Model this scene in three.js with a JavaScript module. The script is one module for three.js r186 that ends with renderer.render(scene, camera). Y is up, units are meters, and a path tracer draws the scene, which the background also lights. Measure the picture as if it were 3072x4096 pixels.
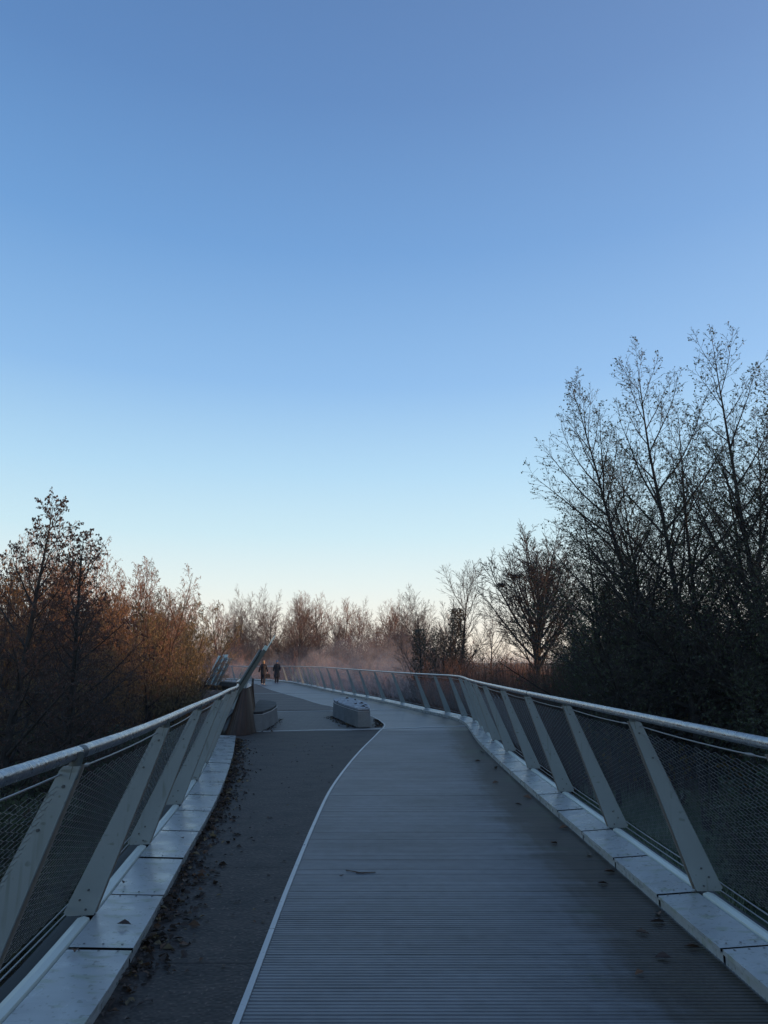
import * as THREE from 'three';
import { mergeGeometries } from 'three/addons/utils/BufferGeometryUtils.js';
import { MarchingCubes } from 'three/addons/objects/MarchingCubes.js';

// ------------------------------------------------------------------ camera, sky, sun, exposure
const scene = new THREE.Scene();
const camera = new THREE.PerspectiveCamera(71.57, 768 / 1024, 0.1, 6000);
camera.position.set(0, 1.6, 0);
camera.rotation.x = 12.0 * Math.PI / 180;

const SUN_AZ = 99 * Math.PI / 180, SUN_EL = 7 * Math.PI / 180;          // azimuth to the right of the view
const sunDir = new THREE.Vector3(Math.sin(SUN_AZ) * Math.cos(SUN_EL), Math.sin(SUN_EL), -Math.cos(SUN_AZ) * Math.cos(SUN_EL));
const lin = (c) => { c /= 255; return c <= 0.04045 ? c / 12.92 : Math.pow((c + 0.055) / 1.055, 2.4); };
function makeSky() {
  const W = 1024, H = 512, data = new Float32Array(W * H * 4);
  const table = [[0, 255, 240, 214], [2.5, 248, 244, 230], [6, 226, 239, 237], [10, 199, 229, 240], [15, 173, 213, 239], [22, 136, 183, 229], [32, 103, 154, 209], [42, 83, 130, 186], [55, 66, 109, 163], [70, 54, 96, 148], [90, 46, 87, 138]]
    .map(([e, r, g, b]) => [e, lin(r), lin(g), lin(b)]);
  for (let j = 0; j < H; j++) {
    const up = ((j + 0.5) / H - 0.5) * Math.PI, el = up * 180 / Math.PI;
    for (let i = 0; i < W; i++) {
      const a = ((i + 0.5) / W - 0.5) * 2 * Math.PI, k = (j * W + i) * 4;
      let c;
      if (el <= 0) c = [0.16, 0.17, 0.16].map((x, n) => table[0][n + 1] * Math.max(0, 1 + el / 4) + x * Math.min(1, -el / 4));
      else {
        let n = 0; while (n < table.length - 2 && table[n + 1][0] < el) n++;
        let t = (el - table[n][0]) / (table[n + 1][0] - table[n][0]); 
        c = [1, 2, 3].map((q) => table[n][q] + (table[n + 1][q] - table[n][q]) * t);
      }
      const cs = Math.cos(up) * Math.cos(a) * sunDir.x + Math.sin(up) * sunDir.y + Math.cos(up) * Math.sin(a) * sunDir.z;
      const g = Math.acos(Math.max(-1, Math.min(1, cs))) * 180 / Math.PI;
      const glow = 0.42 * Math.exp(-g / 42) * (el > 0 ? 1 : Math.max(0, 1 + el / 4)), near = 0.8 * Math.exp(-g / 9) * (el > 0 ? 1 : Math.max(0, 1 + el / 4));
      data[k] = c[0] + glow * 0.9 + near; data[k + 1] = c[1] + glow * 0.82 + near * 0.8; data[k + 2] = c[2] + glow * 0.85 + near * 0.5; data[k + 3] = 1;
    }
  }
  const t = new THREE.DataTexture(data, W, H, THREE.RGBAFormat, THREE.FloatType);
  t.mapping = THREE.EquirectangularReflectionMapping; t.magFilter = THREE.LinearFilter; t.minFilter = THREE.LinearFilter; t.needsUpdate = true;
  return t;
}
const skyTexture = makeSky();
scene.background = skyTexture; scene.environment = skyTexture;
const sun = new THREE.DirectionalLight(new THREE.Color().setRGB(1, 0.55, 0.26), 5);
sun.position.copy(sunDir).multiplyScalar(200); sun.castShadow = true; sun.shadow.mapSize.set(4096, 4096);
Object.assign(sun.shadow.camera, { left: -120, right: 120, top: 60, bottom: -60, near: 1, far: 500 });
scene.add(sun, sun.target);
const renderer = new THREE.WebGLRenderer({ antialias: true });
renderer.setSize(768, 1024); renderer.toneMapping = THREE.LinearToneMapping; renderer.toneMappingExposure = 1.04;
renderer.shadowMap.enabled = true;
scene.fog = new THREE.FogExp2(0xdfe4ea, 0.00035);

// ------------------------------------------------------------------ helpers (d = metres ahead of the viewpoint, so z = -d)
function rngOf(seed) { let a = seed >>> 0; return () => { a |= 0; a = a + 0x6D2B79F5 | 0; let t = Math.imul(a ^ a >>> 15, 1 | a); t = t + Math.imul(t ^ t >>> 7, 61 | t) ^ t; return ((t ^ t >>> 14) >>> 0) / 4294967296; }; }
const R0 = rngOf(11), V = (x, y, d) => new THREE.Vector3(x, y, -d), lerp = (a, b, t) => a + (b - a) * t, clamp = (x, a, b) => Math.max(a, Math.min(b, x)), smooth = (a, b, x) => { const t = clamp((x - a) / (b - a), 0, 1); return t * t * (3 - 2 * t); };
const used = {};
function numbered(name) { const n = used[name] = (used[name] ?? -1) + 1; return n ? name + '_' + String(n).padStart(3, '0') : name; }
function tag(o, label, category, group, kind) { o.userData.label = label; if (category) o.userData.category = category; if (group) o.userData.group = group; if (kind) o.userData.kind = kind; return o; }
function add(o, parent = scene) { parent.add(o); o.traverse((m) => { if (m.isMesh) { m.castShadow = true; m.receiveShadow = true; } }); return o; }
function mesh(name, geo, mat, parent = scene) { const m = new THREE.Mesh(geo, mat); m.name = parent === scene ? numbered(name) : name; return add(m, parent); }
function group(name, label, category, grp) { const g = new THREE.Group(); g.name = numbered(name); scene.add(g); return tag(g, label, category, grp); }
function sub(name, parent) { const g = new THREE.Group(); g.name = name; parent.add(g); return g; }
class Buf {
  constructor() { this.p = []; this.n = []; this.i = []; this.u = []; }
  quad(a, b, c, d, uv) {                        // a b c d counter-clockwise, flat normal
    const e = b.clone().sub(a), f = d.clone().sub(a), n = e.cross(f); if (n.lengthSq() < 1e-14) n.copy(c.clone().sub(b).cross(d.clone().sub(b))); n.normalize();
    const k = this.p.length / 3;
    for (const v of [a, b, c, d]) { this.p.push(v.x, v.y, v.z); this.n.push(n.x, n.y, n.z); }
    if (uv) for (const q of uv) this.u.push(q[0], q[1]); else for (const v of [a, b, c, d]) this.u.push(v.x + v.y * 0.6, v.z + v.y * 0.4);
    this.i.push(k, k + 1, k + 2, k, k + 2, k + 3);
  }
  poly(pts, uvf) { // convex polygon, fan
    const n = new THREE.Vector3(); for (let i = 1; i < pts.length - 1; i++) n.add(pts[i].clone().sub(pts[0]).cross(pts[i + 1].clone().sub(pts[0]))); n.normalize();
    const k = this.p.length / 3;
    for (const v of pts) { this.p.push(v.x, v.y, v.z); this.n.push(n.x, n.y, n.z); if (uvf) this.u.push(...uvf(v)); else this.u.push(v.x, v.z + v.y); }
    for (let i = 1; i < pts.length - 1; i++) this.i.push(k, k + i, k + i + 1);
  }
  box8(b, t) {                                   // b, t: four corners each, counter-clockwise seen from above
    this.quad(t[0], t[1], t[2], t[3]); this.quad(b[3], b[2], b[1], b[0]);
    for (let i = 0; i < 4; i++) { const j = (i + 1) % 4; this.quad(b[i], b[j], t[j], t[i]); }
    return this;
  }
  tube(pts, rad, sides, cap) {
    const base = this.p.length / 3, n = pts.length, t = new THREE.Vector3(), a = new THREE.Vector3(), b = new THREE.Vector3(); let run = 0;
    for (let k = 0; k < n; k++) {
      t.subVectors(pts[Math.min(n - 1, k + 1)], pts[Math.max(0, k - 1)]).normalize();
      if (Math.abs(t.y) > 0.9) a.set(1, 0, 0); else a.set(0, 1, 0);
      a.cross(t).normalize(); b.crossVectors(t, a);
      if (k) run += pts[k].distanceTo(pts[k - 1]);
      const r = typeof rad === 'number' ? rad : rad[k];
      for (let s = 0; s < sides; s++) {
        const q = s / sides * 6.28318, c = Math.cos(q), d = Math.sin(q), x = a.x * c + b.x * d, y = a.y * c + b.y * d, z = a.z * c + b.z * d;
        this.p.push(pts[k].x + x * r, pts[k].y + y * r, pts[k].z + z * r); this.n.push(x, y, z); this.u.push(s / sides * 0.4, run);
        if (k < n - 1) { const o = base + k * sides, s2 = (s + 1) % sides; this.i.push(o + s, o + s2, o + sides + s2, o + s, o + sides + s2, o + sides + s); }
      }
    }
    if (cap) for (const e of [0, n - 1]) for (let s = 1; s < sides - 1; s++) this.i.push(base + e * sides, base + e * sides + (e ? s : s + 1), base + e * sides + (e ? s + 1 : s));
  }
  geo() {
    const g = new THREE.BufferGeometry();
    g.setAttribute('position', new THREE.BufferAttribute(new Float32Array(this.p), 3)); g.setAttribute('normal', new THREE.BufferAttribute(new Float32Array(this.n), 3));
    g.setAttribute('uv', new THREE.BufferAttribute(new Float32Array(this.u), 2)); g.setIndex(this.p.length / 3 > 65000 ? new THREE.BufferAttribute(new Uint32Array(this.i), 1) : this.i);
    return g;
  }
}
// interpolating x over d through measured points
function spline(list) {
  const X = list.map((p) => p[0]), Y = list.map((p) => p[1]), n = X.length, m = [];
  for (let i = 0; i < n; i++) { const a = Math.max(0, i - 1), b = Math.min(n - 1, i + 1); m.push((Y[b] - Y[a]) / (X[b] - X[a])); }
  return (x) => {
    if (x <= X[0]) return Y[0] + m[0] * (x - X[0]); if (x >= X[n - 1]) return Y[n - 1] + m[n - 1] * (x - X[n - 1]);
    let i = 0; while (X[i + 1] < x) i++;
    const h = X[i + 1] - X[i], t = (x - X[i]) / h, t2 = t * t, t3 = t2 * t;
    return (2 * t3 - 3 * t2 + 1) * Y[i] + (t3 - 2 * t2 + t) * h * m[i] + (-2 * t3 + 3 * t2) * Y[i + 1] + (t3 - t2) * h * m[i + 1];
  };
}
// periodic value noise and fractal sum
function noiseOf(seed, N = 64) {
  const r = rngOf(seed), T = new Float32Array(N * N).map(() => r());
  return (x, y, px = N, py = N) => {
    const ix = Math.floor(x), iy = Math.floor(y), fx = x - ix, fy = y - iy, u = fx * fx * (3 - 2 * fx), v = fy * fy * (3 - 2 * fy), w = (a, b) => T[(((b % py) + py) % py % N) * N + (((a % px) + px) % px % N)];
    return lerp(lerp(w(ix, iy), w(ix + 1, iy), u), lerp(w(ix, iy + 1), w(ix + 1, iy + 1), u), v);
  };
}
const N1 = noiseOf(3), N2 = noiseOf(7, 128);
const fbm = (x, y, o = 4) => { let s = 0, a = 0.5, f = 1, q = 0; for (let i = 0; i < o; i++) { s += a * N1(x * f + i * 7.3, y * f + i * 3.1); q += a; a *= 0.5; f *= 2; } return s / q; };
function texture(W, H, f, srgb = false) {        // f(u, v) in 0..1 -> linear rgb (stored as sRGB when srgb)
  const data = new Uint8Array(W * H * 4), enc = (x) => srgb ? 255 * (x <= 0.0031308 ? x * 12.92 : 1.055 * Math.pow(x, 1 / 2.4) - 0.055) : 255 * x;
  for (let j = 0; j < H; j++) for (let i = 0; i < W; i++) { const c = f((i + 0.5) / W, (j + 0.5) / H), k = (j * W + i) * 4; for (let q = 0; q < 3; q++) data[k + q] = clamp(Math.round(enc(clamp(typeof c === 'number' ? c : c[q], 0, 1))), 0, 255); data[k + 3] = 255; }
  const t = new THREE.DataTexture(data, W, H); t.wrapS = t.wrapT = THREE.RepeatWrapping; t.magFilter = THREE.LinearFilter; t.minFilter = THREE.LinearMipmapLinearFilter; t.generateMipmaps = true; if (srgb) t.colorSpace = THREE.SRGBColorSpace; t.needsUpdate = true; return t;
}
const rgb = (r, g, b) => new THREE.Color().setRGB(r, g, b);
const std = (r, g, b, o = {}) => new THREE.MeshStandardMaterial({ color: rgb(r, g, b), roughness: 0.8, ...o });
const per = (u, v, fu, fv, o = 4) => { let s = 0, a = 0.5, q = 0; for (let i = 0; i < o; i++) { s += a * N2(u * fu + i * 13, v * fv + i * 29, fu, fv); q += a; a *= 0.5; fu *= 2; fv *= 2; } return s / q; };   // tiles over 0..1

// ------------------------------------------------------------------ materials
const frostMap = texture(512, 2048, (u, v) => {   // u: 0..4 m from the kerb, v: 16 m along; frosted ribbed decking, bare damp decking by the kerb
  const e = 0.5 + 0.3 * (per(u, v, 2, 8, 3) - 0.5) + 0.16 * (per(u, v, 4, 32, 3) - 0.5);
  const streak = per(u, v, 6, 256, 3), m = smooth(-0.2, 0.22, u * 4 - e + (streak - 0.5) * 0.3 + (per(u, v, 64, 64, 2) - 0.5) * 0.2);
  const patch = per(u, v, 4, 16, 4), fine = per(u, v, 64, 256, 2), f = 0.112 + 0.075 * (patch - 0.5) + 0.075 * (streak - 0.5) + 0.035 * (fine - 0.5), d = 0.032 + 0.026 * (streak - 0.5) + 0.016 * (patch - 0.5) + 0.016 * (fine - 0.5), moss = smooth(0.55, 0.75, per(u, v, 8, 32, 3)) * 0.012;
  return [lerp(d * 1.2, f * 0.95, m), lerp(d * 0.97 + moss, f, m), lerp(d * 0.68, f * 1.07, m)];
}, true);
const asphaltMap = texture(1024, 1024, (u, v) => { // 2 m tile
  const g = per(u, v, 128, 128, 1), c = per(u, v, 8, 8, 4), s = per(u, v, 4, 24, 3); let a = 0.027 + 0.022 * (g - 0.5) + 0.028 * (c - 0.5) + 0.016 * (s - 0.5); if (g > 0.86) a += 0.07 * (g - 0.86) / 0.14;
  return [a * 1.38, a * 1.03, a * 0.8];
}, true);
const asphaltBump = texture(1024, 1024, (u, v) => 0.6 * per(u, v, 128, 128, 1) + 0.4 * per(u, v, 32, 32, 3));
const kerbMap = texture(512, 512, (u, v) => {
  const s = per(u, v, 4, 24, 4), c = per(u, v, 4, 4, 4), stain = smooth(0.56, 0.74, per(u, v, 6, 16, 4)), speck = smooth(0.8, 0.9, per(u, v, 48, 48, 1)); let a = 0.36 + 0.07 * (s - 0.5) + 0.09 * (c - 0.5);
  return [lerp(a * 0.95, 0.17, stain * 0.42) * (1 - speck * 0.35), lerp(a, 0.19, stain * 0.38) * (1 - speck * 0.35), lerp(a * 0.98, 0.11, stain * 0.48) * (1 - speck * 0.4)];
}, true);
const kerbRough = texture(256, 256, (u, v) => 0.14 + 0.45 * per(u, v, 6, 6, 4));
const paintMap = texture(512, 512, (u, v) => { const c = per(u, v, 4, 4, 4), k = per(u, v, 48, 4, 3), s = smooth(0.8, 0.9, per(u, v, 40, 40, 1)) * smooth(0.45, 0.65, c), w = smooth(0.55, 0.8, k) * smooth(0.4, 0.7, per(u, v, 6, 3, 3)); const a = 1 - 0.2 * (1 - c) - 0.4 * s - 0.22 * w; return [a, a, a * (1 - 0.06 * s - 0.05 * w)]; }, true);
const galvMap = texture(256, 1024, (u, v) => { const c = per(u, v, 8, 32, 3), f = per(u, v, 32, 128, 2); const a = 0.62 + 0.3 * (c - 0.5) + 0.25 * (f - 0.5); return [a, a * 1.01, a * 1.03]; }, true);
const galvBump = texture(256, 1024, (u, v) => 0.4 * per(u, v, 16, 64, 2) + 0.6 * per(u, v, 64, 256, 1));
const galvRough = texture(256, 512, (u, v) => 0.1 + 0.42 * per(u, v, 8, 24, 4));
const barkMap = texture(256, 512, (u, v) => { const c = per(u, v, 16, 8, 4), d = per(u, v, 4, 4, 3); const a = 0.5 + 0.8 * (c - 0.5) + 0.5 * (d - 0.5); return [a, a, a]; }, true);
const woodMap = texture(256, 1024, (u, v) => { const c = per(u, v, 32, 2, 3), d = per(u, v, 3, 3, 3); const a = 0.55 + 0.5 * (c - 0.5) + 0.4 * (d - 0.5); return [a, a, a]; }, true);
const groundMap = texture(1024, 1024, (u, v) => {
  const a = per(u, v, 4, 4, 5), b = per(u, v, 16, 16, 4), f = per(u, v, 128, 128, 2), k = smooth(0.42, 0.62, a * 0.6 + b * 0.4), s = 0.7 + 0.7 * (f - 0.5) + 0.5 * (b - 0.5);
  return [lerp(0.07, 0.075, k) * s, lerp(0.1, 0.058, k) * s, lerp(0.045, 0.034, k) * s];
}, true);
const concreteMap = texture(512, 512, (u, v) => { const a = 0.75 + 0.35 * (per(u, v, 4, 4, 5) - 0.5) + 0.25 * (per(u, v, 3, 48, 3) - 0.5) * 0.6 + 0.15 * (per(u, v, 64, 64, 1) - 0.5); return [a, a, a * 0.98]; }, true);
const M = {
  ribbed: new THREE.MeshStandardMaterial({ map: frostMap, roughness: 0.48 }),
  asphalt: new THREE.MeshStandardMaterial({ map: asphaltMap, bumpMap: asphaltBump, bumpScale: 0.006, roughness: 0.75 }),
  timberDeck: std(0.13, 0.095, 0.075, { map: woodMap, roughness: 0.65 }), timberDeck2: std(0.11, 0.085, 0.07, { map: woodMap, roughness: 0.7 }), nodeDeck: std(0.09, 0.08, 0.075, { map: woodMap, roughness: 0.6 }),
  strip: std(0.45, 0.46, 0.46, { roughness: 0.45, metalness: 0.25, map: paintMap }), joint: std(0.34, 0.36, 0.38, { roughness: 0.5, metalness: 0.4 }),
  kerb: new THREE.MeshStandardMaterial({ map: kerbMap, roughnessMap: kerbRough, roughness: 0.9 }), kerbEdge: std(0.35, 0.37, 0.35, { roughness: 0.7 }),
  cover: std(0.55, 0.6, 0.54, { roughness: 0.4 }), seal: std(0.03, 0.03, 0.03),
  post: std(0.24, 0.29, 0.3, { roughness: 0.42, map: paintMap }), postBack: std(0.22, 0.2, 0.175, { roughness: 0.6 }), rivet: std(0.16, 0.17, 0.17, { roughness: 0.6 }), bolt: std(0.08, 0.09, 0.1, { roughness: 0.5, metalness: 0.5 }),
  rail: new THREE.MeshStandardMaterial({ color: rgb(0.5, 0.52, 0.55), map: galvMap, metalness: 0.92, roughnessMap: galvRough, roughness: 1, bumpMap: galvBump, bumpScale: 0.002 }),
  wire: std(0.27, 0.27, 0.27, { metalness: 0.9, roughness: 0.35 }), beam: std(0.035, 0.04, 0.04), bracket: std(0.07, 0.09, 0.09, { roughness: 0.5 }), cable: std(0.3, 0.31, 0.32, { metalness: 0.7, roughness: 0.45 }),
  steel: std(0.075, 0.09, 0.09, { roughness: 0.55 }), wing: std(0.05, 0.068, 0.07, { roughness: 0.35, metalness: 0.2 }),
  glass: new THREE.MeshPhysicalMaterial({ color: rgb(0.5, 0.64, 0.6), transmission: 0.2, roughness: 0.4, thickness: 0, ior: 1.5 }),
  concrete: std(0.22, 0.225, 0.225, { map: concreteMap, roughness: 0.85 }), seatFrost: std(0.5, 0.52, 0.55, { map: woodMap, roughness: 0.7 }), seatDark: std(0.035, 0.035, 0.037, { map: woodMap, roughness: 0.75 }),
  leafDead: std(0.07, 0.045, 0.03, { roughness: 0.7, side: THREE.DoubleSide }),
  ground: new THREE.MeshStandardMaterial({ map: groundMap, roughness: 1 }), water: std(0.02, 0.03, 0.035, { roughness: 0.08 }),
  pier: std(0.28, 0.28, 0.27, { map: concreteMap, roughness: 0.9 }),
};
const slatMats = [std(0.085, 0.047, 0.03, { map: woodMap, roughness: 0.6 }), std(0.06, 0.034, 0.023, { map: woodMap, roughness: 0.6 }), std(0.11, 0.058, 0.036, { map: woodMap, roughness: 0.6 })];
const bark = (r, g, b) => std(r, g, b, { map: barkMap, roughness: 0.95 });
const leafMat = (r, g, b) => new THREE.MeshPhysicalMaterial({ color: rgb(r, g, b), roughness: 0.9, transmission: 0.35, thickness: 0, side: THREE.DoubleSide });

// ------------------------------------------------------------------ the bridge in plan
const RIGHT = [[0, 1.84], [3, 1.84], [5.2, 1.84], [9, 1.83], [11, 1.84], [13, 1.86], [14.8, 1.9], [16.4, 1.97], [18, 2.07], [19.7, 2.12], [21.4, 2.0], [22.9, 1.66], [25, 1.15], [28.5, 0.4], [31.5, -0.35], [34.4, -1.1], [36.9, -1.8], [39.8, -2.55], [42.4, -3.25], [45.5, -4.0], [48.4, -4.7], [51, -5.35], [53.1, -5.9], [57, -6.9]];
const LEFT = [[0, -1.17], [2, -1.22], [3.4, -1.29], [3.9, -1.33], [4.8, -1.43], [6.1, -1.6], [7.6, -1.78], [9, -1.97], [10.9, -2.27], [13, -2.63], [14.7, -2.95], [16, -3.2], [18, -3.6], [21, -4.05], [25, -4.65], [28, -5.15], [36, -6.55], [46, -8.35], [53.5, -9.75], [57, -10.6]];
const MID = [[0, -0.66], [3.6, -0.67], [5.6, -0.7], [7.8, -0.71], [9.7, -0.69], [11.9, -0.58], [14, -0.43], [16.6, -0.2], [17.7, -0.11], [18.6, -0.02], [19.5, 0.02], [20.5, -0.06], [21.5, -0.19], [23, -0.46], [25, -1.1], [27.4, -1.87], [29.6, -2.65], [33.5, -3.7], [37.7, -4.95], [43.9, -6.7], [48.7, -7.9], [53.7, -9.1], [57, -9.9]];
const xR = spline(RIGHT), xL = spline(LEFT), xM = spline(MID);
const farR = [[-6.9, 57], [-8.2, 61.5], [-10.3, 66], [-14.2, 70.5], [-20.5, 74.5], [-30, 77.5], [-44, 79]], farL = [[-10.6, 57], [-12.5, 60.8], [-15.6, 64.4], [-21, 68], [-30, 71], [-44, 72.5]];
const curve2 = (list) => new THREE.CatmullRomCurve3(list.map(([x, d]) => new THREE.Vector3(x, 0, -d)), false, 'centripetal');
// polylines of the two kerb inner edges, with outward normals, by arc length
function edgeOf(f, far, side) {
  const pts = []; for (let d = 0; d < 57; d += 0.25) pts.push(V(f(d), 0, d)); pts.push(...curve2(far).getSpacedPoints(160));
  const s = [0]; for (let i = 1; i < pts.length; i++) s.push(s[i - 1] + pts[i].distanceTo(pts[i - 1]));
  const find = (q) => { let a = 0, b = s.length - 1; while (b - a > 1) { const m = (a + b) >> 1; if (s[m] > q) b = m; else a = m; } return a; };
  const tangent = (i) => pts[Math.min(pts.length - 1, i + 1)].clone().sub(pts[Math.max(0, i - 1)]).normalize();
  const at = (q, off = 0, y = 0) => {
    q = clamp(q, 0, s[s.length - 1] - 1e-4); const i = find(q), t = (q - s[i]) / (s[i + 1] - s[i]), p = pts[i].clone().lerp(pts[i + 1], t), tg = tangent(i).lerp(tangent(i + 1), t).normalize();
    p.x += side * -tg.z * off; p.z += side * tg.x * off; p.y = y; return p;
  };
  const sOf = (d) => { let i = 0; while (i < pts.length - 2 && -pts[i + 1].z < d) i++; const t = (d + pts[i].z) / (pts[i].z - pts[i + 1].z); return s[i] + t * (s[i + 1] - s[i]); };
  return { at, sOf, total: s[s.length - 1], side };
}
const ER = edgeOf(xR, farR, 1), EL = edgeOf(xL, farL, -1);

// ------------------------------------------------------------------ ground, river
const riverD = (x) => 84 + x * 0.12;
function groundY(x, d) {
  const n = (fbm(x * 0.05 + 40, d * 0.05 + 40, 3) - 0.5) * 1.6 + (fbm(x * 0.4 + 10, d * 0.4, 2) - 0.5) * 0.35, c = Math.exp(-Math.pow((d - riverD(x)) / 13, 2));
  return -3.7 + n - 3.2 * c + smooth(160, 700, Math.hypot(x, d)) * 5;
}
{
  const b = new Buf(), ring = [0, 3, 6, 9, 12, 15, 18, 22, 26, 30, 35, 40, 46, 52, 58, 64, 70, 76, 82, 88, 94, 100, 110, 120, 135, 150, 180, 220, 300, 420, 600, 900, 1400, 2200], S = 128;
  for (const r of ring) for (let k = 0; k < S; k++) { const a = k / S * 6.28318, x = r * Math.sin(a), d = 20 + r * Math.cos(a); b.p.push(x, groundY(x, d), -d); b.n.push(0, 1, 0); b.u.push(x / 9, d / 9); }
  for (let j = 0; j < ring.length - 1; j++) for (let k = 0; k < S; k++) { const k2 = (k + 1) % S, o = j * S; b.i.push(o + k, o + k2, o + S + k2, o + k, o + S + k2, o + S + k); }
  const g = b.geo(); g.computeVertexNormals(); if (g.attributes.normal.getY(S * 5) < 0) { const ix = g.index.array; for (let i = 0; i < ix.length; i += 3) { const t = ix[i]; ix[i] = ix[i + 1]; ix[i + 1] = t; } g.computeVertexNormals(); }
  tag(mesh('ground', g, M.ground), 'rough grass and leaf litter below the bridge', null, null, 'structure');
  const w = new Buf(); for (let x = -300; x < 300; x += 30) { const q = (X, o) => V(X, -5.6, riverD(X) + o); w.quad(q(x, -16), q(x + 30, -16), q(x + 30, 16), q(x, 16)); }
  tag(mesh('river', w.geo(), M.water), 'dark river under the far bend of the bridge', null, null, 'structure');
}

// ------------------------------------------------------------------ bridge deck (setting) with its pieces
const deck = new THREE.Group(); deck.name = 'bridge_deck'; scene.add(deck); tag(deck, 'footbridge deck, ribbed frosted walkway beside a dark resin walkway', null, null, 'structure');
const uvR = (x, d) => [(xR(d) - x) / 4, d / 16];
function ribbedPiece(d0, d1, name, ribs, tilt = 0) {
  const b = new Buf(), prof = [];
  if (ribs) { const n = Math.max(1, Math.round((d1 - d0) / 0.035)), p = (d1 - d0 - 0.003) / n; for (let k = 0; k < n; k++) { const q = d0 + k * p; prof.push([q, 0], [q + p * 0.64, 0], [q + p * 0.72, -0.0042], [q + p * 0.92, -0.0042]); } prof.push([d1 - 0.003, 0]); }
  else for (let k = 0; k <= 4; k++) prof.push([lerp(d0, d1 - 0.004, k / 4), 0]);
  const P = ([d, y], right) => { const x = right ? xR(d) + 0.06 : xM(d) + 0.018; return [V(x, y + tilt, d), uvR(x, d)]; };
  for (let k = 0; k < prof.length - 1; k++) { const [a, ua] = P(prof[k], 0), [c, uc] = P(prof[k], 1), [e, ue] = P(prof[k + 1], 1), [f, uf] = P(prof[k + 1], 0); b.quad(a, c, e, f, [ua, uc, ue, uf]); }
  for (const [p, s] of [[prof[0], -1], [prof[prof.length - 1], 1]]) { const [a] = P(p, 0), [c] = P(p, 1), a2 = a.clone().setY(-0.05), c2 = c.clone().setY(-0.05); if (s < 0) b.quad(a2, c2, c, a); else b.quad(c2, a2, a, c); }
  mesh(name, b.geo(), M.ribbed, deck);
}
for (let d = 0.5, k = 0; d < 9.4; d += 0.14, k++) ribbedPiece(d, d + (k % 7 === 6 ? 0.135 : 0.14), 'ribbed_board', true, (R0() - 0.5) * 0.0016);
for (let d = 9.46; d < 17.9; d += 0.94) ribbedPiece(d, d + 0.94, 'ribbed_panel', true, (R0() - 0.5) * 0.002);
for (let d = 17.92; d < 56; d += 0.94 * 2) ribbedPiece(d, Math.min(57, d + 1.88), 'ribbed_panel', false, (R0() - 0.5) * 0.002);
{ // the far bend is ribbed from rail to rail
  const a = curve2(farL).getSpacedPoints(40), c = curve2(farR).getSpacedPoints(40);
  for (let k = 0; k < 40; k++) { const b = new Buf(); b.quad(a[k], c[k], c[k + 1], a[k + 1], [[0.9, k * 0.1], [0.05, k * 0.1], [0.05, k * 0.1 + 0.1], [0.9, k * 0.1 + 0.1]]); mesh('ribbed_panel', b.geo(), M.ribbed, deck); }
}
function leftPiece(d0, d1, name, mat, y = -0.002, gap = 0.006, scale = 2) {
  const b = new Buf(), n = Math.max(1, Math.round((d1 - d0) / 0.4));
  for (let k = 0; k < n; k++) { const p = lerp(d0 + gap, d1, k / n), q = lerp(d0 + gap, d1, (k + 1) / n), o = 0.08; b.quad(V(xL(p) - o, y, p), V(xM(p) - 0.018, y, p), V(xM(q) - 0.018, y, q), V(xL(q) - o, y, q), [[(xL(p) - o) / scale, p / scale], [xM(p) / scale, p / scale], [xM(q) / scale, q / scale], [(xL(q) - o) / scale, q / scale]]); }
  mesh(name, b.geo(), mat, deck);
}
for (let d = 0.6; d < 17.5; d += 1.85) leftPiece(d, Math.min(d + 1.85, 17.92), 'resin_panel', M.asphalt);
for (let d = 18.06, k = 0; d < 25.2; d += 0.36, k++) leftPiece(d, Math.min(25.2, d + 0.36), 'deck_board', M.nodeDeck, -0.003 + (R0() - 0.5) * 0.003, 0.008, 1);
for (let d = 25.36, k = 0; d < 57; d += 0.6, k++) leftPiece(d, Math.min(57, d + 0.6), 'deck_board', k % 3 ? M.timberDeck : M.timberDeck2, -0.003 + (R0() - 0.5) * 0.004, 0.01, 1.3);
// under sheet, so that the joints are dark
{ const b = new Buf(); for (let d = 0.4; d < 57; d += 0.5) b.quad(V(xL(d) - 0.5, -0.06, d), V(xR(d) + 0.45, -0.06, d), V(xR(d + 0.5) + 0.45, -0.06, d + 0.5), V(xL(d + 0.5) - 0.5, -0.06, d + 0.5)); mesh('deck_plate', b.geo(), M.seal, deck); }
// divider strip in lengths
for (let d = 0.6; d < 56.5; d += 1.4) {
  const b = new Buf(), e = Math.min(57, d + 1.392);
  for (let k = 0; k < 6; k++) { const p = lerp(d, e, k / 6), q = lerp(d, e, (k + 1) / 6), w = 0.018; b.box8([V(xM(p) - w, -0.05, p), V(xM(p) + w, -0.05, p), V(xM(q) + w, -0.05, q), V(xM(q) - w, -0.05, q)], [V(xM(p) - w * 0.9, 0.006, p), V(xM(p) + w * 0.9, 0.006, p), V(xM(q) + w * 0.9, 0.006, q), V(xM(q) - w * 0.9, 0.006, q)]); }
  mesh('divider_strip', b.geo(), M.strip, deck);
}
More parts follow.
